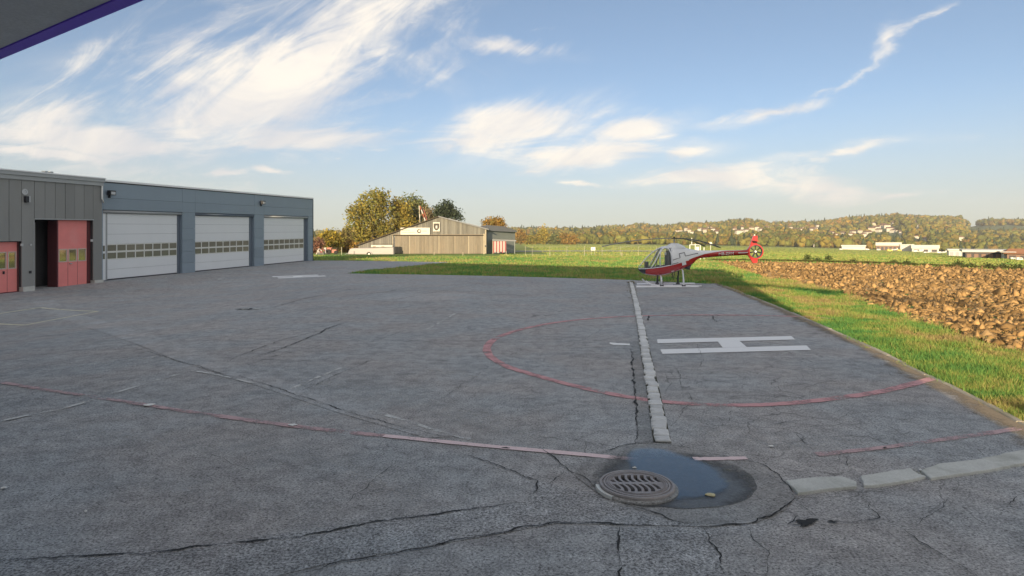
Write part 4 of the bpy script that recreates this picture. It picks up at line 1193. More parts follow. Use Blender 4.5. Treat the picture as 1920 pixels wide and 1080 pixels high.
# blue-grey hangar with three white doors
s0, s1 = fac(184), fac(586.5)
hang = empty('blue_hangar', fp(s0, 0), 'blue-grey clad hangar with three white sectional doors', 'hangar')
TOP = 6.36
doors = [(fac(206), fac(336.5)), (fac(368), fac(471)), (fac(497), fac(573))]
jamb = [(fac(193), fac(342)), (fac(366), fac(477)), (fac(495), fac(578))]
DH = 4.30; LH = 4.52
fpart('core', M['blue_trim'], hang, s0, s1, -0.3, TOP - .06, -9.0, -0.32)
g_ = 0.012
# pillar cladding: stacked panels
for a, b_ in ((s0 + .01, jamb[0][0]), (jamb[0][1], jamb[1][0]), (jamb[1][1], jamb[2][0]), (jamb[2][1], s1)):
    hs = [-0.25, 0.72, 1.58, 2.44, 3.30, LH]
    for k in range(5):
        fpart('cladding_panel', M['blue_panel'], hang, a + .004, b_ - .004, hs[k] + (g_ if k else 0), hs[k + 1], -0.318, random.uniform(-.004, .004))
# cladding above the doors: two courses split at the pillars
cuts = [s0 + .01, jamb[0][0], jamb[0][1], jamb[1][0], jamb[1][1], jamb[2][0], s1]
for k in range(6):
    for h0, h1 in ((LH + g_, 5.28), (5.28 + g_, TOP - .10)):
        fpart('cladding_panel', M['blue_panel'], hang, cuts[k] + .006, cuts[k + 1] - .006, h0, h1, -0.318, random.uniform(-.004, .004))
fpart('roof_edge', M['white_trim'], hang, s0 - .0, s1 + .05, TOP - .035, TOP + .09, -9.0, 0.06)
fpart('shadow_gap', M['lamp_black'], hang, s0, s1 + .03, TOP - .098, TOP - .038, -9.0, 0.035)
fpart('corner_trim', M['lamp_black'], hang, s1 + .002, s1 + .09, -0.3, TOP - .10, -9.0, 0.02)
for di, ((a, b_), (ja, jb)) in enumerate(zip(doors, jamb)):
    do = empty('sectional_door', fp(a, 0), None, None); do.location = Vector(fp(a, 0)) - hang.location; do.parent = hang
    bpy.context.view_layer.update()
    rec = -0.22
    hs = [0.05, 0.66, 1.30, 1.80, 2.30, 2.95, 3.62, DH]
    for k in range(7):
        if k in (2, 3): continue
        fpart('panel', M['white_door'], do, a, b_, hs[k] + .008, hs[k + 1] - .004, rec - .05, rec)
    nwin = (8, 8, 8)[di]
    for k in (2, 3):
        h0, h1 = hs[k], hs[k + 1]
        fpart('window_rail', M['alu'], do, a, b_, h0 + .004, h0 + .06, rec - .05, rec + .004)
        fpart('window_rail', M['alu'], do, a, b_, h1 - .055, h1 - .002, rec - .05, rec + .004)
        for q in range(nwin + 1):
            sq = a + (b_ - a) * q / nwin
            q0, q1 = max(a, sq - .035), min(b_, sq + .035)
            fpart('mullion', M['alu'], do, q0, q1, h0 + .062, h1 - .057, rec - .05, rec + .002)
        for q in range(nwin):
            fpart('pane', M['door_glass'], do, a + (b_ - a) * q / nwin + .037, a + (b_ - a) * (q + 1) / nwin - .037, h0 + .062, h1 - .057, rec - .05, rec - .02)
    fpart('bottom_seal', M['door_dark'], do, a, b_, -0.02, 0.055, rec - .05, rec - .002)
    fpart('door_jamb', M['blue_trim'], hang, b_ + .004, jb, -0.25, LH, -0.318, rec + .02)
    if di == 0:
        # narrow white pass door strip at the near jamb
        fpart('door_jamb', M['white_door'], hang, ja + .006, ja + .36, 0.0, DH, -0.318, rec + .06)
        fpart('guide_rail', M['steel'], hang, ja + .40, a - .004, 0.0, DH, -0.318, rec + .03)
        for h0 in (1.36, 1.86): fpart('pane', M['door_glass'], hang, ja + .08, ja + .30, h0, h0 + .36, rec + .061, rec + .068)
    elif a > ja + .02: fpart('door_jamb', M['blue_trim'], hang, ja + .004, a - .004, -0.25, LH, -0.318, rec + .01)
    b = MB(); r_ = 0.10
    b.tube([fp(ja + .05, DH + .11, -.10), fp(jb - .02, DH + .11, -.10)], r_, 10)
    b.build('shutter_roll' if di == 0 else 'door_lintel', M['fascia'] if di != 1 else M['blue_trim'], hang, smooth=True)
for px_, py_ in ((204, 362), (489, 380)):
    s_ = fac(px_); d_ = (FA + FE * s_).y
    h_ = CH + (HY - py_) / F * d_ - (-0.31 + 0.0206 * s_)
    l = fpart('floodlight', M['lamp_black'], hang, s_ - .22, s_ + .22, h_ - .14, h_ + .16, 0.10, 0.34)
    fpart('lens', M['lamp_glass'], l, s_ - .16, s_ + .16, h_ - .10, h_ + .08, .342, .36)
    fpart('bracket', M['lamp_black'], l, s_ - .05, s_ + .05, h_ - .3, h_ + .0, 0.006, 0.10)

# older grey hall with red doors
t0, t1 = fac(-260), fac(183.5)
OB = lambda s: -0.50 + (s - fac(183)) * 0.0195
class OldHall: pass
def ofp(s, h, out): return fp(s, h, out + 0.35, OB(s))
def opart(name, mat, parent, a, b_, h0, h1, o0, o1):
    b = MB(); q = []
    for h in (h0, h1):
        for s_, o_ in ((a, o0), (b_, o0), (b_, o1), (a, o1)): q.append(ofp(s_, h, o_))
    b.hexa(q); return b.build(name, mat, parent)
old = empty('grey_hall', ofp(t1, 0, 0), 'grey sheet-clad hall with faded red doors beside the blue hangar', 'hall')
OT = 6.62
big0, big1, bigh = fac(55), fac(166), 4.05
sm0, sm1, smh = fac(-70), fac(31), 2.78
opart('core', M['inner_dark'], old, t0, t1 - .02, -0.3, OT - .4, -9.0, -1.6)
opart('floor', M['concrete'], old, t0, t1 - .02, -0.3, 0.0, -1.6, -0.5)
# vertical sheets; those over an opening stop at its head
s_ = t0
k = 0
edges_ = [t0, sm0, sm1, big0, big1, t1 - .02]
for a, b_ in zip(edges_[:-1], edges_[1:]):
    n_ = max(1, round((b_ - a) / 0.62)) if (b_ - a) > 0.9 else 1
    for q in range(n_):
        x0, x1 = a + (b_ - a) * q / n_, a + (b_ - a) * (q + 1) / n_
        h0 = 0.28
        if a == big0: h0 = bigh + .02
        if a == sm0: h0 = smh + .02
        opart('cladding_sheet', M['grey_panel'], old, x0 + .012, x1 - .012, h0, OT - .46, -0.06, random.uniform(-.012, .012))
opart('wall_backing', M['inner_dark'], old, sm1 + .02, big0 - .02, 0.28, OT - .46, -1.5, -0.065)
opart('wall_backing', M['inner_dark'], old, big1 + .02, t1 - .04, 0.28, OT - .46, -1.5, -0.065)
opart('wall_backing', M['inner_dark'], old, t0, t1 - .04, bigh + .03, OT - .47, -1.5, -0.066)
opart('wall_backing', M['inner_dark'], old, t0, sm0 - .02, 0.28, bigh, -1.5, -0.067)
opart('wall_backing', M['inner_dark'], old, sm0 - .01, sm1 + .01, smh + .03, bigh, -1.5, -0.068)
opart('fascia', M['fascia'], old, t0, t1 + .05, OT - .22, OT - .02, -9.0, 0.16)
opart('fascia', M['fascia'], old, t0, t1 + .03, OT - .455, OT - .225, -9.0, 0.08)
opart('roof_edge', M['white_trim'], old, t0, t1 + .08, OT - .018, OT + .045, -9.0, 0.20)
for a, b_ in ((sm1 + .03, big0 - .01), (big1 + .05, t1 + .02)):
    opart('footing', M['concrete'], old, a, b_, -0.35, 0.275, -1.0, 0.06)
opart('opening_trim', M['fascia'], old, big0 - .02, big1 + .02, bigh - .05, bigh + .015, -0.30, 0.03)
opart('opening_trim', M['fascia'], old, big0 - .06, big0 - .005, 0.28, bigh - .055, -0.30, 0.02)
# folding red doors: three leaves in the big opening, two in the small one
def leaf_door(parent, a, b_, h, win, nwin, o=-0.25):
    d_ = opart('door', M['red_door'], parent, a, b_, 0.06, win[0], o - .06, o)
    tag(d_, 'faded red folding door')
    opart('panel', M['red_door'], d_, a, b_, win[1], h, o - .06, o)
    w = (b_ - a) / nwin
    for q in range(nwin):
        x0, x1 = a + w * q, a + w * (q + 1)
        opart('pane', M['mirror_glass'], d_, x0 + .09, x1 - .09, win[0] + .055, win[1] - .055, o - .05, o - .02)
        opart('window_frame', M['door_trim'], d_, x0 + .03, x1 - .03, win[0], win[0] + .053, o - .06, o + .012)
        opart('window_frame', M['door_trim'], d_, x0 + .03, x1 - .03, win[1] - .053, win[1], o - .06, o + .012)
        opart('window_frame', M['door_trim'], d_, x0 + .03, x0 + .088, win[0] + .055, win[1] - .055, o - .06, o + .012)
        opart('window_frame', M['door_trim'], d_, x1 - .088, x1 - .03, win[0] + .055, win[1] - .055, o - .06, o + .012)
        opart('stile', M['red_door'], d_, x0, x0 + .028, win[0] + .001, win[1] - .001, o - .06, o + .003)
        opart('stile', M['red_door'], d_, x1 - .028, x1, win[0] + .001, win[1] - .001, o - .06, o + .003)
        if q: opart('leaf_gap', M['dark_red'], d_, x0 - .008, x0 + .008, 0.07, win[0] - .01, o, o + .004)
    opart('kick_rail', M['dark_red'], d_, a, b_, 0.0, 0.058, o - .07, o + .01)
    return d_
bd = leaf_door(old, fac(106), fac(160), bigh - .07, (1.50, 2.28), 3)
opart('door_handle', M['steel'], bd, fac(127), fac(131), 1.36, 1.42, -.24, -.18)
opart('door_jamb', M['dark_red'], old, fac(160.5), big1 + .01, 0.02, bigh - .06, -0.50, -0.22)
opart('door_edge', M['dark_red'], old, fac(103.5), fac(105.8), 0.03, bigh - .08, -0.9, -0.22)
sd_ = leaf_door(old, sm0 + .02, fac(28), smh - .02, (1.30, 2.24), 5, -0.22)
opart('door_handle', M['lamp_black'], sd_, fac(1), fac(3.5), 1.05, 1.20, -.215, -.15)
opart('door_jamb', M['dark_red'], old, fac(28.3), sm1 + .01, 0.02, smh - .01, -0.50, -0.20)
# things seen inside the open door
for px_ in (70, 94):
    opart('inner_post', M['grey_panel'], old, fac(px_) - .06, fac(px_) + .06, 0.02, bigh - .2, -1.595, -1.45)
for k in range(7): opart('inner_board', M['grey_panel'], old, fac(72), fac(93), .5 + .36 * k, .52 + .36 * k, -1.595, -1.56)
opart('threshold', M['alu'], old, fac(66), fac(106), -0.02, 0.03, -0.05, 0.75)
def lamp_at(px_, py_): 
    s__ = fac(px_); d_ = (FA + FE * s__).y
    return s__, CH + (HY - py_) / F * d_ - OB(s__)
s__, h_ = lamp_at(36, 360)
b = MB()
nseg = 16
ringv = []
for r_, o_ in ((.17, .012), (.17, .05), (.09, .05), (.09, .02)):
    for q in range(nseg): ringv.append(ofp(s__ + r_ * math.cos(2 * math.pi * q / nseg), h_ + r_ * math.sin(2 * math.pi * q / nseg), o_))
b.add(ringv, [(i * nseg + q, i * nseg + (q + 1) % nseg, (i + 1) * nseg + (q + 1) % nseg, (i + 1) * nseg + q) for i in range(3) for q in range(nseg)] + [tuple(3 * nseg + q for q in range(nseg))])
b.build('vent_ring', M['lamp_glass'], old)
s__, h_ = lamp_at(39, 374)
wl = opart('wall_lamp', M['lamp_black'], old, s__ - .12, s__ + .06, h_ - .17, h_ + .17, .012, .16)
opart('lens', M['lamp_glass'], wl, s__ + .062, s__ + .14, h_ - .15, h_ + .19, .03, .15)
for px_, py_, w_ in ((162, 451, .07), (30, 459, .07), (47, 459, .05)):
    s__, h_ = lamp_at(px_, py_); opart('wall_lamp', M['lamp_glass'], old, s__ - w_, s__ + w_, h_ - w_, h_ + w_, .015, .07)
s__, h_ = lamp_at(46.5, 510); opart('wall_socket', M['lamp_black'], old, s__ - .06, s__ + .06, h_ - .07, h_ + .07, .015, .05)
MB().tube([ofp(t1 - .12, OT - .46, .10), ofp(t1 - .12, OT - 1.25, .10), ofp(t1 + .02, OT - 1.5, .06)], .05, 8).build('downpipe', M['alu'], old, smooth=True)
for px_ in (82, 92): opart('roof_vent', M['fascia'], old, fac(px_) - .1, fac(px_) + .1, OT + .047, OT + .17, -.4, -.15)

# ================================================================== HELICOPTER
HC = Vector((gp(1262, 536).x, 31.3, 0.0))      # plan position of the rotor mast
YAW = math.radians(5.0)
AX = Vector((math.cos(YAW), -math.sin(YAW), 0)); SD = Vector((math.sin(YAW), math.cos(YAW), 0))   # tailwards, far side
MX = 1.78                                       # mast station
HC.x = (1264 - CX) / F * 31.3
HZ0 = g(HC.x, HC.y)
heli = empty('helicopter', (HC.x, HC.y, HZ0), 'red and white light helicopter with white cross, parked on skids on a painted H', 'helicopter')
def hw(X, w, z):
    p = HC + AX * (X - MX) + SD * w
    return Vector((p.x, p.y, HZ0 + z))
ST = [ # X, top, bottom, division, half width
    (0.02, 0.86, 0.76, 0.81, 0.04), (0.08, 0.95, 0.69, 0.815, 0.14), (0.20, 1.09, 0.60, 0.82, 0.26), (0.34, 1.27, 0.55, 0.83, 0.37), (0.50, 1.45, 0.51, 0.845, 0.46), (0.68, 1.61, 0.485, 0.865, 0.53),
    (0.86, 1.74, 0.475, 0.885, 0.58), (1.00, 1.82, 0.475, 0.905, 0.60), (1.15, 1.885, 0.485, 0.93, 0.615), (1.32, 1.915, 0.515, 0.96, 0.62), (1.50, 1.925, 0.555, 1.00, 0.615), (1.70, 1.925, 0.615, 1.05, 0.59),
    (1.90, 1.92, 0.685, 1.10, 0.55), (2.10, 1.90, 0.765, 1.16, 0.49), (2.30, 1.865, 0.85, 1.235, 0.42), (2.50, 1.82, 0.945, 1.315, 0.34), (2.68, 1.785, 1.06, 1.385, 0.27), (2.83, 1.76, 1.22, 1.435, 0.215), (2.97, 1.745, 1.335, 1.475, 0.185),
    (3.24, 1.735, 1.37, 1.565, 0.165), (3.60, 1.732, 1.405, 1.635, 0.155), (4.00, 1.735, 1.44, 1.695, 0.145), (4.40, 1.742, 1.468, 1.728, 0.135), (4.80, 1.752, 1.488, 1.735, 0.125), (5.15, 1.762, 1.503, 1.757, 0.115), (5.38, 1.772, 1.512, 1.769, 0.10)]
SX = np.array([s[0] for s in ST])
def prof(X): return [float(np.interp(X, SX, [s[k] for s in ST])) for k in range(1, 5)]
def sec(X, q, side=-1, off=0.0):
    """surface point: q in [0,1] bottom->division, [1,2] division->top"""
    zt, zbm, zd, w = prof(X)
    zm = (zt + zbm) / 2 if X > 2.8 else zbm + (zt - zbm) * 0.46
    if q <= 1: z = zbm + (zd - zbm) * (0.5 - 0.5 * math.cos(math.pi * q) if False else math.sin(q * math.pi / 2))
    else:
        z = zd + (zt - zd) * (1 - math.cos((q - 1) * math.pi / 2)) if False else zd + (zt - zd) * math.sin((q - 1) * math.pi / 2)
    e = 2.35
    if z >= zm: r = abs((z - zm) / max(zt - zm, 1e-4))
    else: r = abs((zm - z) / max(zm - zbm, 1e-4))
    ww = (w + off) * max(0.0, 1 - min(r, 1.0) ** e) ** (1 / e)
    return hw(X, side * ww, z)
XS = sorted(set([round(float(x), 3) for x in np.concatenate([SX, (SX[:-1] + SX[1:]) / 2])]))
NQ = 8
def shell(name, q0, q1, x0, x1, mat, parent, both=True, hole=None, off=0.0):
    xs = [x for x in XS if x0 - 1e-6 <= x <= x1 + 1e-6]
    b = MB()
    for side in (-1, 1):
        qs = [q0 + (q1 - q0) * k / NQ for k in range(NQ + 1)]
        V = [sec(x, q, side, off) for x in xs for q in qs]
        fs = []
        for i in range(len(xs) - 1):
            for k in range(NQ):
                if hole and hole((xs[i] + xs[i + 1]) / 2, (qs[k] + qs[k + 1]) / 2): continue
                fs.append((i * (NQ + 1) + k, (i + 1) * (NQ + 1) + k, (i + 1) * (NQ + 1) + k + 1, i * (NQ + 1) + k + 1))
        b.add(V, fs)
    o = b.build(name, mat, parent, smooth=True)
    bm = bmesh.new(); bm.from_mesh(o.data); bmesh.ops.remove_doubles(bm, verts=bm.verts, dist=0.0008); bmesh.ops.recalc_face_normals(bm, faces=bm.faces); bm.to_mesh(o.data); bm.free()
    o.data.polygons.foreach_set('use_smooth', [True] * len(o.data.polygons))
    return o
XC = 1.59
fus = shell('lower_fuselage', 0, 1, 0.32, 5.38, M['heli_red'], heli)
shell('nose', 0, 1, 0.02, 0.34, M['heli_dark'], heli)
shell('upper_fuselage', 1, 2, XC, 5.38, M['heli_white'], heli)
can = shell('canopy', 1, 2, 0.02, XC, M['heli_glass'], heli)
XS2 = XS
# canopy bows and door frames, thin strips standing on the shell
def bow(name, pts, w, mat, parent=can, off=0.006):
    for side in (-1, 1):
        P_ = [sec(x, q, side, off) for x, q in pts]
        b = MB(); b.tube(P_, w, 6); b.build(name, mat, parent, smooth=True)
bow('canopy_frame', [(0.05, 1.02), (0.3, 1.01), (0.7, 1.01), (1.1, 1.01), (1.58, 1.01)], .022, M['heli_white'])
bow('canopy_frame', [(0.58, 1.02), (0.72, 1.18), (0.86, 1.36), (0.98, 1.55), (1.08, 1.75), (1.14, 1.9)], .026, M['heli_white'])
bow('canopy_frame', [(0.66, 1.02), (0.80, 1.18), (0.93, 1.36), (1.04, 1.55), (1.13, 1.75)], .018, M['heli_dark'])
bow('door_frame', [(1.02, 1.05), (1.00, 1.3), (1.04, 1.55), (1.14, 1.74), (1.30, 1.80), (1.46, 1.72), (1.54, 1.45), (1.55, 1.05)], .030, M['heli_white'])
bow('door_frame', [(1.56, 1.01), (1.585, 1.3), (1.585, 1.6), (1.58, 1.95)], .035, M['heli_white'])
b = MB(); b.tube([sec(x, 2.0, -1) + Vector((0, 0, .004)) for x in (0.03, .1, .25, .45, .7, .95, 1.2, 1.45, 1.6)], [.02, .025, .025, .025, .03, .035, .05, .06, .06], 6); b.build('canopy_frame', M['heli_white'], can, smooth=True)
# roof panel of the cabin
shell('cabin_roof', 1.78, 2, 1.10, XC, M['heli_white'], heli, off=0.004)
# interior
for sd2 in (-0.27, 0.27):
    b = MB()
    P0 = hw(1.34, sd2, 1.12)
    b.box(tuple(hw(1.20, sd2, 0.93)), (.46, .44, .12), -YAW)
    b.box(tuple(hw(1.44, sd2, 1.27)), (.11, .42, .60), -YAW)
    b.box(tuple(hw(1.47, sd2, 1.64)), (.08, .20, .16), -YAW)
    b.build('seat', M['seat'], heli)
MB().box(tuple(hw(0.42, 0, 1.00)), (.16, .42, .36), -YAW).box(tuple(hw(0.60, 0, .86)), (.4, .14, .14), -YAW).build('instrument_panel', M['heli_dark'], heli)
b = MB(); b.prism([hw(1.575, w_, z_) for w_, z_ in ((-.56, .98), (.56, .98), (.50, 1.6), (.3, 1.87), (-.3, 1.87), (-.5, 1.6))], AX * .02); b.build('bulkhead', M['seat'], heli)
b = MB(); b.prism([hw(x_, -.40, z_) for x_, z_ in ((.35, .80), (1.57, .92), (1.57, .90), (.35, .78))], SD * .8); b.build('cabin_floor', M['heli_dark'], heli)
MB().tube([hw(1.30, -.30, 1.52), hw(1.33, -.31, 1.64)], [.05, .055], 8).build('headset', M['alu'], heli)
# white cross and dark pin line on the side (both sides)
def on_side(X, z, side, off=0.012):
    zt, zbm, zd, w = prof(X)
    zm = (zt + zbm) / 2 if X > 2.8 else zbm + (zt - zbm) * 0.46
    r = abs((z - zm) / ((zt - zm) if z >= zm else (zm - zbm)))
    ww = w * max(0.0, 1 - min(r, .999) ** 2.35) ** (1 / 2.35) + off
    return hw(X, side * ww, z)
def decal(name, poly, mat, parent, off=0.010, step=0.05):
    """polygon in (X, z) laid on both sides of the body"""
    pts = []
    for i in range(len(poly)):
        p, q = Vector(poly[i]), Vector(poly[(i + 1) % len(poly)])
        k = max(1, int((q - p).length / step))
        for j in range(k): pts.append(p.lerp(q, j / k))
    xs = [p.x for p in pts]; ys = [p.y for p in pts]
    inner = [Vector((x, y)) for x in np.arange(min(xs), max(xs), step) for y in np.arange(min(ys), max(ys), step)]
    vo, eo, fo, *_ = delaunay_2d_cdt(pts + inner, [(i, (i + 1) % len(pts)) for i in range(len(pts))], [], 1, 1e-5)
    for side in (-1, 1):
        b = MB(); b.add([on_side(p.x, p.y, side, off) for p in vo], [tuple(f) for f in fo]); b.build(name, mat, parent, smooth=True, fix=False)
cx_, cz_, ar, hw_ = 2.14, 1.30, 0.285, 0.105
ang = math.radians(12)
def rotp(x, z): return (cx_ + x * math.cos(ang) - z * math.sin(ang), cz_ + x * math.sin(ang) + z * math.cos(ang))
cross = [rotp(*p) for p in ((-hw_, ar), (hw_, ar), (hw_, hw_), (ar, hw_), (ar, -hw_), (hw_, -hw_), (hw_, -ar), (-hw_, -ar), (-hw_, -hw_), (-ar, -hw_), (-ar, hw_), (-hw_, hw_))]
decal('white_cross', cross, M['heli_white'], fus, 0.016)
o_ = 0.035
pin = [(1.62, 1.27), rotp(-ar - .02, hw_ + .0), rotp(-hw_ - o_, hw_ + .0), rotp(-hw_ - o_, ar + o_), rotp(hw_ + o_, ar + o_), rotp(hw_ + o_, hw_ + o_), (2.9, 1.60)]
for side in (-1, 1):
    P_ = []
    for i in range(len(pin) - 1):
        for j in range(6): P_.append((pin[i][0] + (pin[i + 1][0] - pin[i][0]) * j / 6, pin[i][1] + (pin[i + 1][1] - pin[i][1]) * j / 6))
    P_.append(pin[-1])
    MB().tube([on_side(x, z, side, .004) for x, z in P_], .016, 5).build('pin_line', M['heli_dark'], fus)
    P_ = [(1.55 + .05 * k, float(np.interp(1.55 + .05 * k, SX, [s[3] for s in ST])) + .05) for k in range(8)]
    MB().tube([on_side(x, z, side, .004) for x, z in P_], .014, 5).build('pin_line', M['heli_dark'], fus)
decal('placard', [(1.58, .70), (1.72, .715), (1.72, .745), (1.58, .73)], M['heli_white'], fus, 0.008)
# registration on the boom
def text_mesh(txt, size):
    cu = bpy.data.curves.new('txt', 'FONT'); cu.body = txt; cu.size = size; cu.align_x = 'LEFT'
    to = bpy.data.objects.new('txt', cu); COL.objects.link(to)
    dg = bpy.context.evaluated_depsgraph_get(); me = bpy.data.meshes.new_from_object(to.evaluated_get(dg))
    bpy.data.objects.remove(to)
    return me
tm = text_mesh('HB-ZPM', 0.21)
b = MB(); b.add([on_side(3.90 + v_.co.x * 1.0, 1.505 + v_.co.y + (3.9 + v_.co.x - 3.9) * .03, -1, .012) for v_ in tm.vertices], [tuple(p.vertices) for p in tm.polygons]); b.build('registration_letters', M['heli_white'], fus, fix=False)
decal('boom_stripe', [(4.85, 1.60), (5.30, 1.62), (5.30, 1.65), (4.85, 1.64)], M['heli_white'], fus, 0.008)
# fin, shroud and tail fan
FC = (5.70, 1.685); RO, RI, TH = 0.37, 0.305, 0.075
def hring(name, c, ro, ri, th, mat, parent, n=36):
    b = MB(); V = []
    for r_, t_ in ((ro, -th), (ro, th), (ri, th * 1.02), (ri, -th * 1.02)):
        for k in range(n): V.append(hw(c[0] + r_ * math.cos(2 * math.pi * k / n), t_, c[1] + r_ * math.sin(2 * math.pi * k / n)))
    fs = [(i * n + k, i * n + (k + 1) % n, ((i + 1) % 4) * n + (k + 1) % n, ((i + 1) % 4) * n + k) for i in range(4) for k in range(n)]
    return b.add(V, fs).build(name, mat, parent)
shr = hring('fan_shroud', FC, RO, RI, TH, M['heli_red'], heli)
hring('lip', FC, RI + .014, RI - .006, TH + .006, M['heli_dark'], shr)
def plate(name, poly, th, mat, parent):
    b = MB(); b.prism([hw(x, -th, z) for x, z in poly], SD * (2 * th)); return b.build(name, mat, parent)
plate('fin', [(5.36, 1.78), (5.40, 1.90), (5.50, 2.20), (5.585, 2.44), (5.62, 2.47), (5.80, 2.45), (5.80, 2.40), (5.79, 2.20), (5.77, 2.04), (5.68, 2.045), (5.55, 2.02), (5.44, 1.94)], .045, M['heli_red'], heli)
plate('lower_fin', [(5.33, 1.51), (5.42, 1.44), (5.52, 1.37), (5.66, 1.325), (5.80, 1.335), (5.80, 1.18), (5.74, 1.12), (5.58, 1.12), (5.50, 1.24)], .04, M['heli_red'], heli)
plate('boom_fairing', [(5.30, 1.785), (5.42, 1.93), (5.42, 1.45), (5.30, 1.50)], .085, M['heli_red'], heli)
b = MB(); P_ = [hw(5.50, -.62, 2.20), hw(5.72, -.62, 2.19), hw(5.74, .62, 2.19), hw(5.52, .62, 2.20)]
b.prism(P_, (0, 0, .03)); b.build('stabiliser', M['heli_red'], heli)
MB().tube([hw(5.66, 0, 2.46), hw(5.66, 0, 2.52)], .035, 8).build('beacon', M['alu'], heli)
fan = MB().tube([hw(FC[0], -.06, FC[1]), hw(FC[0], .06, FC[1])], .05, 14).build('tail_fan_hub', M['alu'], heli)
for k in range(7):
    a = 2 * math.pi * k / 7 + math.pi / 2
    r0, r1 = .055, RI - .02
    ca, sa = math.cos(a), math.sin(a)
    b = MB(); wv = .032
    P_ = []
    for r_, w_ in ((r0, wv * .8), (r1, wv * 1.15)):
        for s_, t_ in ((-1, .03), (1, -.03)): P_.append(hw(FC[0] + ca * r_ - sa * w_ * s_, t_ - .006, FC[1] + sa * r_ + ca * w_ * s_)); 
    Q_ = [p + SD * .012 for p in P_]
    b.hexa([P_[0], P_[1], P_[3], P_[2], Q_[0], Q_[1], Q_[3], Q_[2]]); b.build('fan_blade', M['heli_dark'], fan)
# mast fairing and rotor
b = MB(); V = []; n = 20
for z_, rx, ry, x_ in ((1.86, .52, .30, 1.84), (1.96, .42, .25, 1.83), (2.05, .27, .18, 1.81), (2.10, .14, .12, 1.79)):
    for k in range(n): V.append(hw(x_ + rx * math.cos(2 * math.pi * k / n), ry * math.sin(2 * math.pi * k / n), z_))
b.add(V, [(i * n + k, i * n + (k + 1) % n, (i + 1) * n + (k + 1) % n, (i + 1) * n + k) for i in range(3) for k in range(n)] + [tuple(3 * n + k for k in range(n))])
b.build('mast_fairing', M['heli_white'], heli, smooth=True)
mst = MB().tube([hw(MX, 0, 2.08), hw(MX, 0, 2.36)], .035, 10).tube([hw(MX, 0, 2.22), hw(MX, 0, 2.25)], .10, 12).build('mast', M['steel'], heli)
hub = MB().tube([hw(MX, 0, 2.31), hw(MX, 0, 2.36)], .13, 12).tube([hw(MX, 0, 2.36), hw(MX, 0, 2.41)], .05, 10).build('rotor_hub', M['heli_dark'], heli, smooth=False)
for k in range(3): 
    a = math.radians((-66, 54, 174)[k]); d_ = AX * math.cos(a) + SD * math.sin(a); c_ = Vector((-d_.y, d_.x, 0))
    b = MB(); V = []; nS = 9
    for i in range(nS):
        r_ = .12 + (3.55 - .12) * i / (nS - 1)
        z_ = 2.335 + .03 * (r_ / 3.6) - .46 * (r_ / 3.6) ** 2
        ch = .05 if i == 0 else (.08 if i == 1 else .105)
        c0 = hw(MX, 0, z_) + d_ * r_
        V += [c0 + c_ * ch, c0 + Vector((0, 0, .028)), c0 - c_ * ch, c0 - Vector((0, 0, .022))]
    fs = [(i * 4 + q, i * 4 + (q + 1) % 4, (i + 1) * 4 + (q + 1) % 4, (i + 1) * 4 + q) for i in range(nS - 1) for q in range(4)] + [(3, 2, 1, 0), tuple((nS - 1) * 4 + q for q in range(4))]
    b.add(V, fs); b.build('rotor_blade', M['rotor'] if k != 0 else M['rotor_dark'], heli)
# skids
for sd2 in (-0.80, 0.80):
    sk = MB().tube([hw(.30, sd2, .26), hw(.42, sd2, .15), hw(.60, sd2, .065), hw(.85, sd2, .035), hw(1.4, sd2, .033), hw(2.2, sd2, .033), hw(2.95, sd2, .035)], .032, 8).build('skid', M['heli_skid'], heli, smooth=True)
    for X_, zt_ in ((1.06, .52), (2.10, .82)):
        MB().tube([hw(X_, sd2 * .35, zt_), hw(X_, sd2 * .72, zt_ - .08), hw(X_, sd2 * .93, zt_ * .45), hw(X_, sd2, .05)], [.035, .038, .042, .045], 8).build('leg', M['heli_skid'] if sd2 < 0 else M['heli_dark'], heli, smooth=True)  # far legs coloured darker to stand for their shadow side
        MB().tube([hw(X_ - .09, sd2, .034), hw(X_ + .09, sd2, .034)], .046, 8).build('clamp', M['heli_dark'], sk, smooth=True)
    MB().box(tuple(hw(1.22, sd2 * 1.03, .22)), (.34, .10, .02), -YAW).tube([hw(1.07, sd2, .06), hw(1.14, sd2, .22)], .014, 6).build('step', M['heli_dark'], heli)
for sd2 in (-.25, .25):
    MB().tube([hw(1.75, sd2, .68), hw(1.72, sd2, .35)], .02, 6).build('drain_pipe', M['heli_dark'], heli)
MB().tube([hw(2.28, -.16, .93), hw(2.52, -.20, .86)], [.10, .085], 12).build('exhaust', M['heli_dark'], heli, smooth=True)
b = MB(); b.prism([hw(x_, -.14, z_) for x_, z_ in ((2.2, .86), (2.62, 1.08), (2.56, .92), (2.30, .82))], SD * .28); b.build('cooling_duct', M['heli_dark'], heli)

# ================================================================== DRAIN GRATE
mc = gp(1194, 917); MR = 0.330
man = empty('drain_grate', (mc.x, mc.y, 0.0), 'round cast-iron drain grate with wavy slots beside the puddle', 'drain grate')
def disc_ring(c, prof_, n=48, tilt=(0, 0)):
    """lathe: list of (radius, height)"""
    V, Fs = [], []
    for r_, z_ in prof_:
        for k in range(n):
            a = 2 * math.pi * k / n
            V.append((c.x + r_ * math.cos(a), c.y + r_ * math.sin(a), z_))
    for i in range(len(prof_) - 1):
        for k in range(n): Fs.append((i * n + k, i * n + (k + 1) % n, (i + 1) * n + (k + 1) % n, (i + 1) * n + k))
    return V, Fs, n
V, Fs, n = disc_ring(mc, [(MR * 1.0, -0.02), (MR * 1.0, 0.045), (MR * .985, 0.055), (MR * .93, 0.055), (MR * .92, 0.043), (MR * .89, 0.043), (MR * .88, 0.056), (MR * .835, 0.056), (MR * .83, 0.02)])
MB().add(V, Fs).build('frame', M['iron'], man)
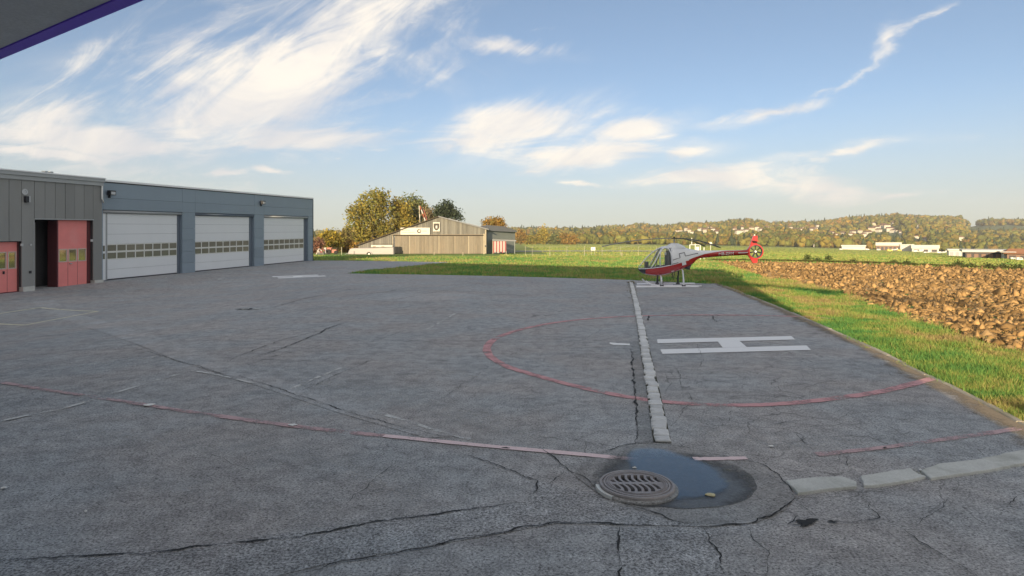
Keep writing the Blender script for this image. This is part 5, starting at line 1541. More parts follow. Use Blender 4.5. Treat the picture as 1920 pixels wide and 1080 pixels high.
MB().add(*disc_ring(mc, [(MR * 1.002, 0.0), (MR * 1.10, 0.0), (MR * 1.09, 0.022), (MR * 1.002, 0.030)])[:2]).build('mortar_collar', M['patch_drain'], man)
# the grate plate, slots cut through it
V, Fs, n = disc_ring(mc, [(MR * .82, 0.015), (MR * .82, 0.054)], 64)
b = MB().add(V, Fs + [tuple(range(n - 1, -1, -1)), tuple(n + k for k in range(n))])
plate_o = b.build('grate', M['iron'], man)
cut = MB()
for row in (0, 1):
    for k in range(8):
        sx = (k - 3.5) * MR * .175
        y0 = mc.y + (MR * .07 if row == 0 else -MR * .57)
        y1 = y0 + MR * .50
        wdt = MR * .052
        cen = []
        for j in range(7):
            t_ = j / 6
            lean = MR * 0.05 * math.sin(math.pi * (t_ * 1.1)) * (-1 if row == 0 else 1) + (MR * .06 * (0.5 - t_) if row == 0 else -MR * .06 * (t_ - .5))
            yy_ = y0 + (y1 - y0) * t_
            cen.append((mc.x + sx + lean + (MR * .02 if row else 0), yy_))
        keep_ = [c_ for c_ in cen if math.hypot(c_[0] - mc.x, c_[1] - mc.y) < MR * .70]
        if len(keep_) < 3: continue
        V = []
        for (x_, y_) in keep_: V += [(x_ - wdt, y_, -0.05), (x_ + wdt, y_, -0.05), (x_ + wdt, y_, 0.2), (x_ - wdt, y_, 0.2)]
        m_ = len(keep_)
        Fs = [(i * 4 + q, i * 4 + (q + 1) % 4, (i + 1) * 4 + (q + 1) % 4, (i + 1) * 4 + q) for i in range(m_ - 1) for q in range(4)] + [(3, 2, 1, 0), tuple((m_ - 1) * 4 + q for q in range(4))]
        cut.add(V, Fs)
cuto = cut.build('cutter', None)
md = plate_o.modifiers.new('cut', 'BOOLEAN'); md.operation = 'DIFFERENCE'; md.object = cuto; md.solver = 'EXACT'
cuto.location = (0, 0, 0)
bpy.context.view_layer.update()
dg = bpy.context.evaluated_depsgraph_get()
me2 = bpy.data.meshes.new_from_object(plate_o.evaluated_get(dg))
plate_o.modifiers.clear(); plate_o.data = me2
bpy.data.objects.remove(cuto)
V, Fs, n = disc_ring(mc, [(MR * .82, 0.0165), (MR * .82, 0.0165)], 48)
MB().add([(mc.x + MR * .815 * math.cos(2 * math.pi * k / 48), mc.y + MR * .815 * math.sin(2 * math.pi * k / 48), 0.0175) for k in range(48)], [tuple(range(48))]).build('pit', M['dark_hole'], man, fix=False)
for r_ in (.79, .735):
    MB().add(*disc_ring(mc, [(MR * r_, 0.0545), (MR * r_, 0.0595), (MR * (r_ - .022), 0.0595), (MR * (r_ - .022), 0.0545)])[:2]).build('rib', M['iron'], man)
# the bright chipped edge of the collar
chip = []
for k in range(9):
    a = math.radians(176 + k * 6.0)
    chip.append((a))
V = []
for a in chip:
    for r_, z_ in ((MR * 1.005, .032), (MR * 1.10, .034), (MR * 1.105, 0.006)): V.append((mc.x + r_ * math.cos(a), mc.y + r_ * math.sin(a), z_))
MB().add(V, [(i * 3 + q, i * 3 + q + 1, i * 3 + q + 4, i * 3 + q + 3) for i in range(8) for q in range(2)]).build('chipped_edge', M['alu'], man)

# small things lying on the apron
def flake(name, px_, py_, r_, mat, label, cat, seed, z_=0.016):
    rr = random.Random(seed); c = gp(px_, py_)
    n_ = 9
    pts = [(c.x + r_ * rr.uniform(.6, 1.1) * math.cos(2 * math.pi * k / n_) * 1.4, c.y + r_ * rr.uniform(.6, 1.1) * math.sin(2 * math.pi * k / n_), g(c.x, c.y) + z_ + rr.uniform(0, .006)) for k in range(n_)]
    b = MB().add(pts + [(c.x, c.y, g(c.x, c.y) + z_ + .012)] + [(p[0], p[1], p[2] - .004) for p in pts], [(k, (k + 1) % n_, n_) for k in range(n_)] + [tuple(range(2 * n_, n_, -1))])
    return tag(b.build(name, mat), label, cat)
flake('fallen_leaf', 1333, 931, 0.040, M['fallen_leaf'], 'pale yellow leaf lying at the edge of the puddle', 'leaf', 1)
flake('paper_scrap', 1446, 839, 0.024, M['scrap'], 'white paper scrap on the asphalt between the cobbles and the kerb', 'scrap', 2)
flake('paper_scrap', 7, 918, 0.022, M['scrap'], 'white scrap on the asphalt at the edge of the picture', 'scrap', 3)
flake('pebble', 1190, 880, 0.018, M['scrap'], 'white pebble just behind the drain grate', 'pebble', 4)
flake('road_stud', 279, 761, 0.060, M['scrap'], 'white chipped stud on the faded red line', 'stud', 5)
flake('road_stud', 549, 799, 0.045, M['scrap'], 'smaller white stud farther along the faded red line', 'stud', 6)
flake('pebble', 161, 962, 0.012, M['scrap'], 'tiny white pebble on the dark asphalt below the faded red line', 'pebble', 7)
flake('pebble', 1726, 884, 0.016, M['scrap'], 'small white pebble between two concrete slabs', 'pebble', 8)
flake('broken_stone', 462, 580, 0.16, M['concrete'], 'pale broken stone in a hollow before the white doors', 'stone', 9, 0.01)
flake('broken_stone', 482, 580, 0.10, M['concrete'], 'smaller pale stone beside the hollow before the white doors', 'stone', 10, 0.01)

# ================================================================== FAR HANGAR
DH_ = 108.0
def fh(px_, py_, d=DH_): return at(px_, py_, d)
GZ = g(fh(820, 476).x, DH_)
barn = empty('timber_hangar', (fh(820, 476).x, DH_, GZ), 'low-pitched timber hangar with boarded sliding doors and two signs on its gable', 'hangar')
def X_(px_, d=DH_): return (px_ - CX) / F * d
def Z_(py_, d=DH_): return CH + (HY - py_) / F * d
gl, gr = X_(672), X_(912)                       # gable end, left and right
ridge_x = X_(822); ridge_z = Z_(406.5)
eave_l = Z_(459.5); eave_r = Z_(430)
def roof_z(x): return eave_l + (ridge_z - eave_l) * (x - gl) / (ridge_x - gl) if x < ridge_x else ridge_z + (eave_r - ridge_z) * (x - ridge_x) / (gr - ridge_x)
depth = 26.0
dr_l, dr_r, dr_t = X_(737), X_(906), Z_(441)
# body
b = MB(); b.prism([(gl + .05, DH_ + .08, GZ), (gr - .05, DH_ + .08, GZ), (gr - .05, DH_ + .08, eave_r - .1), (ridge_x, DH_ + .08, ridge_z - .1), (gl + .05, DH_ + .08, eave_l - .1)], (0, depth, 0)); b.build('body', M['grey_wall'], barn)
# vertical boards of the gable
nb = 62
for k in range(nb):
    x0 = gl + (gr - gl) * k / nb; x1 = gl + (gr - gl) * (k + 1) / nb
    xm = (x0 + x1) / 2
    lo_ = dr_t + .12 if dr_l - .05 < xm < dr_r + .05 else GZ
    zt0, zt1 = roof_z(x0) - .06, roof_z(x1) - .06
    if min(zt0, zt1) - lo_ < .1: continue
    y1_ = DH_ + .075; y0_ = DH_ - random.uniform(-.012, .02)
    q = [(x0 + .012, y0_, lo_), (x1 - .012, y0_, lo_), (x1 - .012, y1_, lo_), (x0 + .012, y1_, lo_), (x0 + .012, y0_, zt0), (x1 - .012, y0_, zt1), (x1 - .012, y1_, zt1), (x0 + .012, y1_, zt0)]
    MB().hexa(q).build('board', M['wood'], barn)
# sliding doors
nd_ = 6
for k in range(nd_):
    x0 = dr_l + .35 + (dr_r - dr_l - .35) * k / nd_; x1 = dr_l + .35 + (dr_r - dr_l - .35) * (k + 1) / nd_
    dd = MB().box(((x0 + x1) / 2, DH_ - .14 - .03 * (k % 2), (GZ + dr_t) / 2 - .05), (x1 - x0 - .02, .06, dr_t - GZ - .15)).build('sliding_door', M['wood_door'], barn)
    for q in range(6):
        xa = x0 + (x1 - x0) * (q + .08) / 6; xb = x0 + (x1 - x0) * (q + .92) / 6
        MB().box(((xa + xb) / 2, DH_ - .185 - .03 * (k % 2), (GZ + dr_t) / 2 - .05), (xb - xa, .03, dr_t - GZ - .2)).build('board', M['wood_door'], dd)
    if k in (1, 3, 5): MB().box((x0, DH_ - .24, (GZ + dr_t) / 2 - .05), (.11, .05, dr_t - GZ - .15)).build('door_stile', M['wood_pale'], dd)
MB().box((dr_l + .16, DH_ - .09, (GZ + dr_t) / 2 + .4), (.30, .05, 1.7)).build('dark_gap', M['lamp_black'], barn)
MB().box((dr_l - .05, DH_ - .09, (GZ + dr_t) / 2), (.12, .08, dr_t - GZ)).build('door_post', M['wood_pale'], barn)
MB().box((dr_r + .14, DH_ - .09, (GZ + dr_t) / 2 + .1), (.30, .10, dr_t - GZ + .3)).build('door_post', M['wood_pale'], barn)
MB().box(((dr_l + dr_r) / 2, DH_ - .17, dr_t + .02), (dr_r - dr_l + .1, .28, .14)).build('door_rail', M['wood_dark'], barn)
MB().box(((dr_l + dr_r) / 2, DH_ - .08, dr_t + .105), (dr_r - dr_l + .6, .06, .05)).build('rail_trim', M['wood_pale'], barn)
MB().box((gr - .12, DH_ - .10, (GZ + eave_r) / 2), (.20, .10, eave_r - GZ - .1)).build('corner_post', M['wood_pale'], barn)
MB().box((X_(911), DH_ - .25, GZ + 1.35), (.36, .2, .25)).build('meter_box', M['lamp_black'], barn)
# roofs with stepped sheets on the right slope
b = MB(); b.prism([(gl - .5, DH_ - .45, roof_z(gl - .5) - .05), (ridge_x, DH_ - .45, ridge_z - .05), (ridge_x, DH_ - .45, ridge_z + .12), (gl - .5, DH_ - .45, roof_z(gl - .5) + .12)], (0, depth + .8, 0)); b.build('roof', M['wood_dark'], barn)
nst = 5
for k in range(nst):
    x0 = ridge_x + (gr + .4 - ridge_x) * k / nst; x1 = ridge_x + (gr + .4 - ridge_x) * (k + 1) / nst
    yo = DH_ - .35 + .0 * k
    lift = .16 + .05 * (k % 2)
    b = MB(); b.prism([(x0 + .01, yo, roof_z(x0) - .02), (x1, yo, roof_z(min(x1, gr)) - .02 - (.1 if x1 > gr else 0)), (x1, yo, roof_z(min(x1, gr)) + lift - (.1 if x1 > gr else 0)), (x0 + .01, yo, roof_z(x0) + lift)], (0, depth + .6, 0)); b.build('roof_sheet', M['roof_sheet'], barn)
# right side annex wall, its roof and the striped tarpaulin
ax1 = X_(966, 113.0)
b = MB(); b.prism([(gr + .02, DH_ + 2.2, GZ), (X_(966, 118), DH_ + 10, GZ), (X_(966, 118), DH_ + 10, Z_(434, 118)), (gr + .02, DH_ + 2.2, Z_(432, 110))], (-1.0, 7, 0)); b.build('side_wall', M['grey_wall'], barn)
b = MB(); b.prism([(gr + .03, DH_ + 1.6, Z_(432.5, 110)), (X_(969, 118), DH_ + 9.6, Z_(435.5, 118)), (X_(969, 118), DH_ + 9.6, Z_(432.5, 118)), (X_(945, 114), DH_ + 6, Z_(424.5, 114)), (gr + .03, DH_ + 1.6, Z_(422, 110))], (-1.5, 8, 0)); b.build('side_roof', M['roof_sheet'], barn)
b = MB(); b.prism([(X_(923, 108.6), DH_ + .6, Z_(451.5)), (X_(968, 108.6), DH_ + .6, Z_(452.5)), (X_(968, 108.6), DH_ + .6, Z_(450)), (X_(923, 108.6), DH_ + .6, Z_(448.5))], (0, 3, 0)); b.build('lean_to_roof', M['roof_sheet'], barn)
for px_ in (965, 924): MB().box((X_(px_, 108.6), DH_ + .7, (GZ + Z_(452)) / 2), (.12, .12, Z_(452) - GZ)).build('lean_to_post', M['wood_pale'] if px_ < 930 else M['grey_wall'], barn)
tarp = empty('striped_tarpaulin', (X_(937), DH_ + .5, GZ), 'red and white striped tarpaulin hung under the lean-to of the timber hangar', 'tarpaulin')
for k in range(9):
    x0 = X_(924 + 2.8 * k); x1 = X_(924 + 2.8 * (k + 1))
    MB().prism([(x0, DH_ + .5, GZ + .15 + .12 * (k % 3)), ((x0 + x1) / 2, DH_ + .40, GZ + .12 + .1 * (k % 3)), (x1, DH_ + .5, GZ + .15 + .12 * (k % 3)), (x1, DH_ + .5, Z_(452.3)), ((x0 + x1) / 2, DH_ + .44, Z_(452.3)), (x0, DH_ + .5, Z_(452.3))], (0, .03, 0)).build('stripe', M['cloth_white'] if k % 2 else M['cloth_red'], tarp)
# signs
sg = empty('sign_board', (X_(779), DH_ - .2, Z_(441)), 'long cream sign with a round emblem above the hangar doors', 'sign')
MB().box((X_(779), DH_ - .26, Z_(433.8)), (X_(806.5) - X_(751.5), .05, Z_(427) - Z_(440.6))).build('board', M['sign_white'], sg)
yS = DH_ - .292
def words(px0, px1, py_, h, mat, seed):
    rr = random.Random(seed); x = px0; b = MB()
    while x < px1:
        w = min(rr.uniform(.5, 1.3), px1 - x)
        b.box((X_(x + w / 2), yS, Z_(py_)), (X_(x + w) - X_(x), .006, h * rr.uniform(.7, 1.0)))
        x += w + rr.uniform(.2, .5) + (0.8 if rr.random() < .15 else 0)
    b.build('lettering', mat, sg)
words(754, 768.5, 432.0, .16, M['sign_grey'], 1); words(754, 778, 435.8, .16, M['sign_grey'], 2); words(792.5, 801.5, 433.3, .14, M['sign_red'], 3)
MB().tube([(X_(786.3), yS + .004, Z_(433.4)), (X_(786.3), yS - .004, Z_(433.4))], .36, 24).build('emblem', M['sign_black'], sg)
MB().tube([(X_(786.6), yS - .006, Z_(433.0)), (X_(786.6), yS - .012, Z_(433.0))], .22, 20).build('emblem_field', M['sign_white'], sg)
MB().box((X_(785.6), yS - .016, Z_(432.6)), (.16, .006, .22), 0).build('emblem_figure', M['sign_grey'], sg)
sh = empty('shield_sign', (X_(819), DH_ - .2, Z_(434)), 'small square sign with a dark shield below the gable ridge', 'sign')
MB().box((X_(818.7), DH_ - .26, Z_(425.4)), (X_(825) - X_(812.3), .05, Z_(416.8) - Z_(434))).build('board', M['sign_white'], sh)
def shield(s_, y_, t_, mat, name):
    cx2, cz2 = X_(818.7), Z_(425.2)
    pts = [(-.45, .5), (-.2, .55), (0, .52), (.2, .55), (.45, .5), (.46, .0), (.40, -.28), (.22, -.5), (0, -.62), (-.22, -.5), (-.40, -.28), (-.46, 0)]
    MB().prism([(cx2 + a * s_, y_, cz2 + b_ * s_) for a, b_ in pts], (0, t_, 0)).build(name, mat, sh)
shield(1.06, DH_ - .296, .008, M['sign_black'], 'shield')
MB().prism([(X_(818.9) + a * .5, DH_ - .304, Z_(425.6) + b_ * .5) for a, b_ in ((-.22, .5), (.05, .42), (.18, .55), (.30, .2), (.2, -.1), (.36, -.5), (.1, -.4), (0, -.62), (-.18, -.4), (-.4, -.45), (-.24, -.05), (-.34, .2))], (0, .006, 0)).build('shield_figure', M['sign_white'], sh)

# ================================================================== TREES NEAR THE HANGAR
def leaf_cloud(blobs, n_clump, per, size, cols, rng, hollow=0.45):
    """leaf quads in clumps spread through ellipsoids; blobs = (cx,cy,cz,rx,ry,rz)"""
    B = np.array(blobs, float)
    wts = B[:, 3] * B[:, 4] * B[:, 5]; wts = wts / wts.sum()
    pick = rng.choice(len(B), n_clump, p=wts)
    d = rng.normal(size=(n_clump, 3)); d /= np.linalg.norm(d, axis=1, keepdims=True)
    r = hollow + (1 - hollow) * rng.random(n_clump) ** 0.6
    C = B[pick, :3] + d * r[:, None] * B[pick, 3:]
    C = np.repeat(C, per, 0) + rng.normal(size=(n_clump * per, 3)) * size * 1.7
    n = len(C)
    a = rng.normal(size=(n, 3)); a /= np.linalg.norm(a, axis=1, keepdims=True)
    b_ = np.cross(a, rng.normal(size=(n, 3))); b_ /= np.linalg.norm(b_, axis=1, keepdims=True)
    s_ = size * rng.uniform(.6, 1.3, (n, 1))
    V = np.stack([C - a * s_, C + b_ * s_ * .55, C + a * s_, C - b_ * s_ * .55], 1).reshape(-1, 3)
    Fa = np.arange(n * 4).reshape(n, 4)
    cols = np.array(cols)
    cc = cols[rng.choice(len(cols), n_clump)] * 1.9 * rng.uniform(.7, 1.3, (n_clump, 1))
    cc = np.repeat(np.repeat(cc, per, 0) * rng.uniform(.8, 1.2, (n, 1)), 4, 0)
    return V, Fa, cc

def tree(name, px_, py_base, d, blobs_px, n_clump, per, size, cols, label, seed, group=None, cat='tree', limbs=6, hollow=.45, trunk_r=None):
    """blobs_px = (px, py, rx_px, ry_px) ellipses of the crown"""
    rng = np.random.default_rng(seed); rr = random.Random(seed)
    k = d / F
    gz = g((px_ - CX) * k, d)
    t = empty(name, ((px_ - CX) * k, d, gz), label, cat, group)
    bl = []
    for q in blobs_px:
        p = at(q[0], q[1], d)
        bl.append((p.x, d + rr.uniform(-.3, .3) * q[2] * k, p.z, q[2] * k, q[2] * k * .9, q[3] * k))
    V, Fa, cc = leaf_cloud(bl, n_clump, per, size, cols, rng, hollow)
    o = np_mesh('crown', V - np.array(t.location), Fa, M['leaf'], t, colors=cc)
    x0 = (px_ - CX) * k
    top = max(b_[2] for b_ in bl)
    R_ = trunk_r or 0.035 * (top - gz) + .05
    b = MB(); b.tube([(x0, d, gz - .2), (x0 + .1 * R_, d, gz + (top - gz) * .35), (x0, d, gz + (top - gz) * .75)], [R_ * 1.2, R_ * .8, R_ * .3], 8)
    for i in range(limbs):
        q = bl[i % len(bl)]
        z0 = gz + (top - gz) * rr.uniform(.2, .5)
        e = Vector((q[0] + rr.uniform(-.5, .5) * q[3], q[1] + rr.uniform(-.5, .5) * q[4], q[2] + rr.uniform(-.2, .5) * q[5]))
        s_ = Vector((x0, d, z0)); mid = s_.lerp(e, .5) + Vector((0, 0, .06 * (e - s_).length))
        b.tube([s_, mid, e], [R_ * .45, R_ * .28, R_ * .08], 6)
    b.build('trunk', M['bark'], t, smooth=True)
    return t
GOLD = [(0.150, 0.125, 0.030), (0.125, 0.115, 0.030), (0.100, 0.105, 0.030), (0.175, 0.135, 0.030)]
YEL = [(0.215, 0.160, 0.028), (0.180, 0.140, 0.030), (0.130, 0.120, 0.032)]
OLIV = [(0.085, 0.095, 0.035), (0.110, 0.105, 0.040), (0.070, 0.085, 0.035)]
DARK = [(0.030, 0.042, 0.026), (0.040, 0.050, 0.028), (0.022, 0.034, 0.022)]
ORNG = [(0.200, 0.120, 0.030), (0.165, 0.100, 0.030), (0.140, 0.110, 0.032)]
tree('poplar_tree', 698, 470, 145, [(700, 385, 28, 26), (672, 405, 22, 24), (712, 372, 18, 16), (722, 410, 20, 28), (662, 435, 18, 20), (690, 430, 30, 26), (648, 448, 12, 14), (730, 440, 18, 22)], 900, 10, .30, GOLD, 'tallest golden leafy tree behind the left slope of the timber hangar', 21, limbs=10)
tree('poplar_tree', 752, 470, 150, [(752, 400, 20, 24), (742, 385, 12, 14), (760, 425, 22, 22)], 430, 10, .30, YEL, 'bright yellow tree between the golden tree and the hangar ridge', 22, limbs=6)
tree('poplar_tree', 772, 470, 158, [(768, 378, 18, 14), (782, 390, 18, 16), (790, 402, 14, 14), (775, 412, 20, 18), (796, 386, 8, 6)], 400, 9, .30, OLIV, 'olive green tree with a thin top behind the hangar roof', 23, limbs=8, hollow=.3)
tree('poplar_tree', 806, 470, 152, [(806, 402, 14, 13), (812, 412, 12, 10)], 90, 8, .36, [(.12, .09, .05), (.10, .085, .045)], 'small brownish half bare tree just beyond the hangar ridge', 24, limbs=8, hollow=.2)
tree('pine_tree', 836, 470, 150, [(832, 396, 16, 13), (838, 384, 9, 7), (850, 402, 13, 8), (824, 404, 9, 9), (860, 408, 7, 4), (843, 393, 6, 7)], 300, 10, .28, DARK, 'dark evergreen tree rising above the hangar ridge', 25, limbs=8)
tree('maple_tree', 925, 470, 150, [(925, 418, 16, 9), (912, 420, 8, 7), (938, 420, 8, 6)], 190, 9, .28, ORNG, 'low orange tree top showing above the right roof of the timber hangar', 26)
tree('maple_tree', 618, 476, 118, [(618, 448, 15, 14), (606, 452, 10, 11), (630, 455, 10, 10)], 230, 8, .26, YEL, 'round yellow tree beside the corner of the blue hangar', 27)
tree('shrub', 596, 478, 112, [(597, 458, 11, 9), (592, 464, 9, 9)], 150, 8, .2, [(.14, .07, .05), (.12, .075, .055)], 'reddish brown shrub close to the corner of the blue hangar', 28, cat='shrub')
tree('maple_tree', 644, 476, 128, [(645, 450, 11, 13), (652, 440, 8, 9), (640, 462, 10, 9)], 170, 8, .3, [(.13, .10, .04), (.10, .09, .035)], 'brown and olive tree left of the golden tree', 29)
tree('shrub', 655, 474, 122, [(655, 463, 14, 8), (672, 466, 10, 6)], 130, 8, .24, ORNG, 'orange hedge bush behind the grey trailer', 30, cat='shrub')
for k, (px_, py_, w_, h_, cols, lab) in enumerate([(975, 442, 10, 10, ORNG, 'orange tree just right of the timber hangar'), (1018, 441, 9, 13, YEL, 'tall yellow tree in the far tree line, the brightest there'), (1060, 447, 9, 9, ORNG, 'russet tree in the far tree line, right of the yellow one'), (1073, 449, 7, 7, ORNG, 'small orange tree in the far tree line below the row of houses'),
        (996, 449, 9, 7, GOLD, 'low golden tree in the far tree line near the fence'), (1040, 449, 9, 8, OLIV, 'olive tree in the far tree line between the yellow and russet trees')]):
    tree('maple_tree', px_, 458, 420, [(px_, py_, w_, h_), (px_ - 4, py_ + 4, w_ * .7, h_ * .7), (px_ + 5, py_ + 3, w_ * .6, h_ * .7)], 130, 7, .7, cols, lab, 60 + k, limbs=4)

# crossed red and white poles above the roof
pm = empty('striped_boom', (X_(796, 125), 125, g(X_(796, 125), 125)), 'leaning red and white striped boom above the hangar roof', 'boom')
zb0 = at(800, 470, 125); 
for (pa_, pb_, r_, cols) in (((786, 386), (788, 432), .09, ('sign_white', 'wood_pale')), ((787.5, 386), (803, 430), .11, ('veh_red', 'sign_white')), ((794, 392), (806, 430), .08, ('cloth_red', 'veh_red'))):
    for k in range(6):
        t0_, t1_ = k / 6, (k + 1) / 6 - .004
        p0 = at(pa_[0] + (pb_[0] - pa_[0]) * t0_, pa_[1] + (pb_[1] - pa_[1]) * t0_, 125); p1 = at(pa_[0] + (pb_[0] - pa_[0]) * t1_, pa_[1] + (pb_[1] - pa_[1]) * t1_, 125)
        MB().tube([p0, p1], r_, 8).build('boom_section', M[cols[k % 2]], pm)
MB().tube([at(788, 431, 125), at(806, 429, 125)], .15, 8).tube([(X_(797, 125), 125, g(X_(797, 125), 125)), at(797, 430, 125)], .2, 8).build('boom_foot', M['steel'], pm)

# ---- grey trailer before the gable
TD = 104.0
def tx(px_, py_): return at(px_, py_, TD)
trl = empty('glider_trailer', (X_(695, TD), TD, g(X_(695, TD), TD)), 'long low grey box trailer with a tapered nose before the timber hangar', 'trailer')
outl = [(651, 477), (654, 469.5), (656.5, 466), (662, 465), (700, 464.5), (738, 463), (738.5, 477.5), (700, 477.5)]
b = MB(); b.prism([tx(*p) for p in outl], (0, 1.5, 0)); so_ = b.build('shell', M['grey_shell'], trl)
md = so_.modifiers.new('bevel', 'BEVEL'); md.width = .12; md.segments = 2
wp = tx(692, 477)
whl = MB().tube([(wp.x, TD - .06, wp.z + .02), (wp.x, TD + .2, wp.z + .02)], .34, 16).build('wheel', M['rubber'], trl)
MB().tube([(wp.x, TD - .075, wp.z + .02), (wp.x, TD - .061, wp.z + .02)], .17, 12).build('rim', M['steel'], whl)
b = MB(); V = []
for k in range(11):
    a = math.pi * k / 10
    for r_ in (.40, .52): V.append((wp.x + r_ * math.cos(a), TD - .03, wp.z + .02 + r_ * math.sin(a)))
b.add(V + [(x, y - .12, z) for x, y, z in V], [(2 * k, 2 * k + 1, 2 * k + 3, 2 * k + 2) for k in range(10)] + [(22 + 2 * k, 22 + 2 * k + 2, 22 + 2 * k + 3, 22 + 2 * k + 1) for k in range(10)] + [(2 * k + 1, 23 + 2 * k, 25 + 2 * k, 2 * k + 3) for k in range(10)])
b.build('mudguard', M['grey_shell'], trl)
MB().tube([tx(652, 475), tx(646, 477.5)], .06, 6).tube([tx(646, 477.8), tx(646, 480)], .05, 6).build('drawbar', M['steel'], trl)
MB().box(tuple(tx(716, 461.2) + Vector((0, .5, 0))), (X_(737, TD) - X_(697, TD), 1.2, .30)).build('roof_box', M['sign_white'], trl)
for px_ in (702, 718): MB().box(tuple(tx(px_, 462) + Vector((0, -.115, 0))), (.5, .01, .14)).build('lettering', M['sign_red'] if px_ == 702 else M['sign_grey'], trl)
MB().box(tuple(tx(718, 457.7) + Vector((0, .5, 0))), (X_(737, TD) - X_(700, TD), 1.3, .06)).build('tarp_edge', M['wood_dark'], trl)
# machine parts and tractor at the left
trc = empty('red_tractor', (X_(622, 104), 104, g(X_(622, 104), 104)), 'small red tractor parked near the corner of the blue hangar', 'tractor')
MB().box(tuple(at(617, 468, 104) + Vector((0, .5, 0))), (.9, .8, .7)).box(tuple(at(625, 471, 104) + Vector((0, .5, 0))), (1.2, .7, .55)).build('body', M['veh_red'], trc)
MB().box(tuple(at(626, 465.5, 104) + Vector((0, .5, 0))), (1.1, .9, .10)).tube([at(621, 470, 104), at(621, 466, 104)], .04, 6).tube([at(631, 470, 104), at(631, 466, 104)], .04, 6).build('canopy', M['wood_dark'], trc)
for px_, r_ in ((616, .42), (630, .30)):
    p = at(px_, 475.5, 104); MB().tube([(p.x, 103.85, g(p.x, 104) + r_), (p.x, 104.1, g(p.x, 104) + r_)], r_, 14).build('wheel', M['rubber'], trc)
MB().box(tuple(at(610, 470, 104)), (.35, .3, 1.0)).build('bonnet', M['cloth_white'], trc)
for k, (px_, w_, c_, lab) in enumerate(((598, .5, 'cloth_white', 'pale farm implement leaning nearest the blue hangar corner'), (604, .45, 'cloth_red', 'pale red farm implement between the pale one and the tractor'))):
    im = empty('farm_implement', (X_(px_, 103), 103, g(X_(px_, 103), 103)), lab, 'implement')
    p = at(px_, 472, 103)
    MB().tube([p + Vector((-w_, 0, -.6)), p + Vector((0, .1, .5)), p + Vector((w_, 0, .1))], .10, 7).tube([p + Vector((-w_ * .5, .1, .3)), p + Vector((w_ * .6, .1, -.55))], .12, 7).build('bar', M[c_], im)
    MB().tube([p + Vector((w_ * .2, -.1, -.35)), p + Vector((w_ * .2, .1, -.35))], .25, 12).build('disc', M['lamp_black'], im)
pole = MB().tube([at(640.5, 479, 100), at(640.5, 463, 100)], .05, 6).build('post', M['fence_post']); tag(pole, 'slim pale post standing left of the grey trailer', 'post')

# ---- wire fence at the airfield edge
fz = 93.0
fen = empty('wire_fence', (X_(1080, fz), fz, g(X_(1080, fz), fz)), 'thin wire fence on pale posts across the airfield edge', 'fence')
posts = [985, 998, 1031, 1063, 1096, 1129, 1163, 1197, 1231, 1265]
for px_ in posts:
    x = X_(px_, fz); MB().tube([(x, fz, g(x, fz) - .1), (x, fz, g(x, fz) + 1.45)], .024, 6).build('post', M['fence_post'], fen)
for z_ in (.25, .8, 1.35):
    MB().tube([(X_(985, fz), fz, z_), (X_(1265, fz), fz, z_)], .008, 4).build('wire', M['wire'], fen)
x = X_(1096, fz); MB().tube([(x - .1, fz - .7, 0), (x, fz, .95)], .04, 6).build('brace', M['fence_post'], fen)
MB().tube([at(1129, 470.5, fz), at(1205, 457, fz)], .012, 4).build('stay_wire', M['wire'], fen)
for px_, h_, lab in ((1031, .55, 'short white marker post below the fence, left of the leaning brace'), (1166, .60, 'white marker post below the fence, left of the helicopter nose'), (868, .5, 'short white marker post before the middle of the hangar doors'), (814, .5, 'short pale marker post before the second hangar door'), (949, .7, 'pale marker post before the striped tarpaulin')):
    d_ = 90.0 if px_ > 960 else 96.0
    x = X_(px_, d_); tag(MB().box((x, d_, g(x, d_) + h_ / 2), (.09, .08, h_)).build('marker_post', M['wood_pale']), lab, 'post')
gs = empty('airfield_sign', (X_(1112, 100), 100, 0), 'small grey and white sign box standing behind the wire fence', 'sign')
MB().box(tuple(at(1112, 466.5, 100)), (.68, .25, .5)).build('box', M['alu'], gs)
MB().box(tuple(at(1112, 466.8, 100) + Vector((-.1, -.13, 0))), (.22, .01, .22)).build('panel', M['sign_grey'], gs)
for dx_ in (-.25, .25): MB().tube([at(1112, 470, 100) + Vector((dx_, 0, 0)), (at(1112, 470, 100).x + dx_, 100, -.05)], .03, 6).build('leg', M['fence_post'], gs)
# white frame and box behind the helicopter
DQ = 75.0
af = empty('antenna_frame', (X_(1308, DQ), DQ, 0), 'white post frame with a white cabinet on the grass behind the helicopter', 'frame')
for px_, py_ in ((1293.5, 459), (1303.5, 457), (1313, 459), (1320, 464)):
    MB().tube([(X_(px_, DQ), DQ, 0), at(px_, py_, DQ)], .05, 6).build('post', M['alu'], af)
MB().tube([at(1293, 459, DQ), at(1313, 459, DQ)], .04, 6).build('crossbar', M['alu'], af)
MB().tube([at(1297, 458, DQ), at(1297, 446, DQ)], .045, 6).build('aerial', M['alu'], af)
MB().box(tuple(at(1307.5, 468.5, DQ)), (.33, .3, .75)).build('cabinet', M['alu'], af)
ds = empty('dish_marker', (X_(1332.5, 160), 160, g(X_(1332.5, 160), 160)), 'round white marker on a pole far behind the helicopter tail', 'marker')
MB().tube([at(1332.5, 456.5, 160) + Vector((0, -.05, 0)), at(1332.5, 456.5, 160) + Vector((0, .05, 0))], .36, 18).build('disc', M['alu'], ds)
MB().tube([at(1332.5, 457, 160) + Vector((0, .1, 0)), (X_(1332.5, 160), 160.1, g(X_(1332.5, 160), 160))], .05, 6).build('pole', M['alu'], ds)

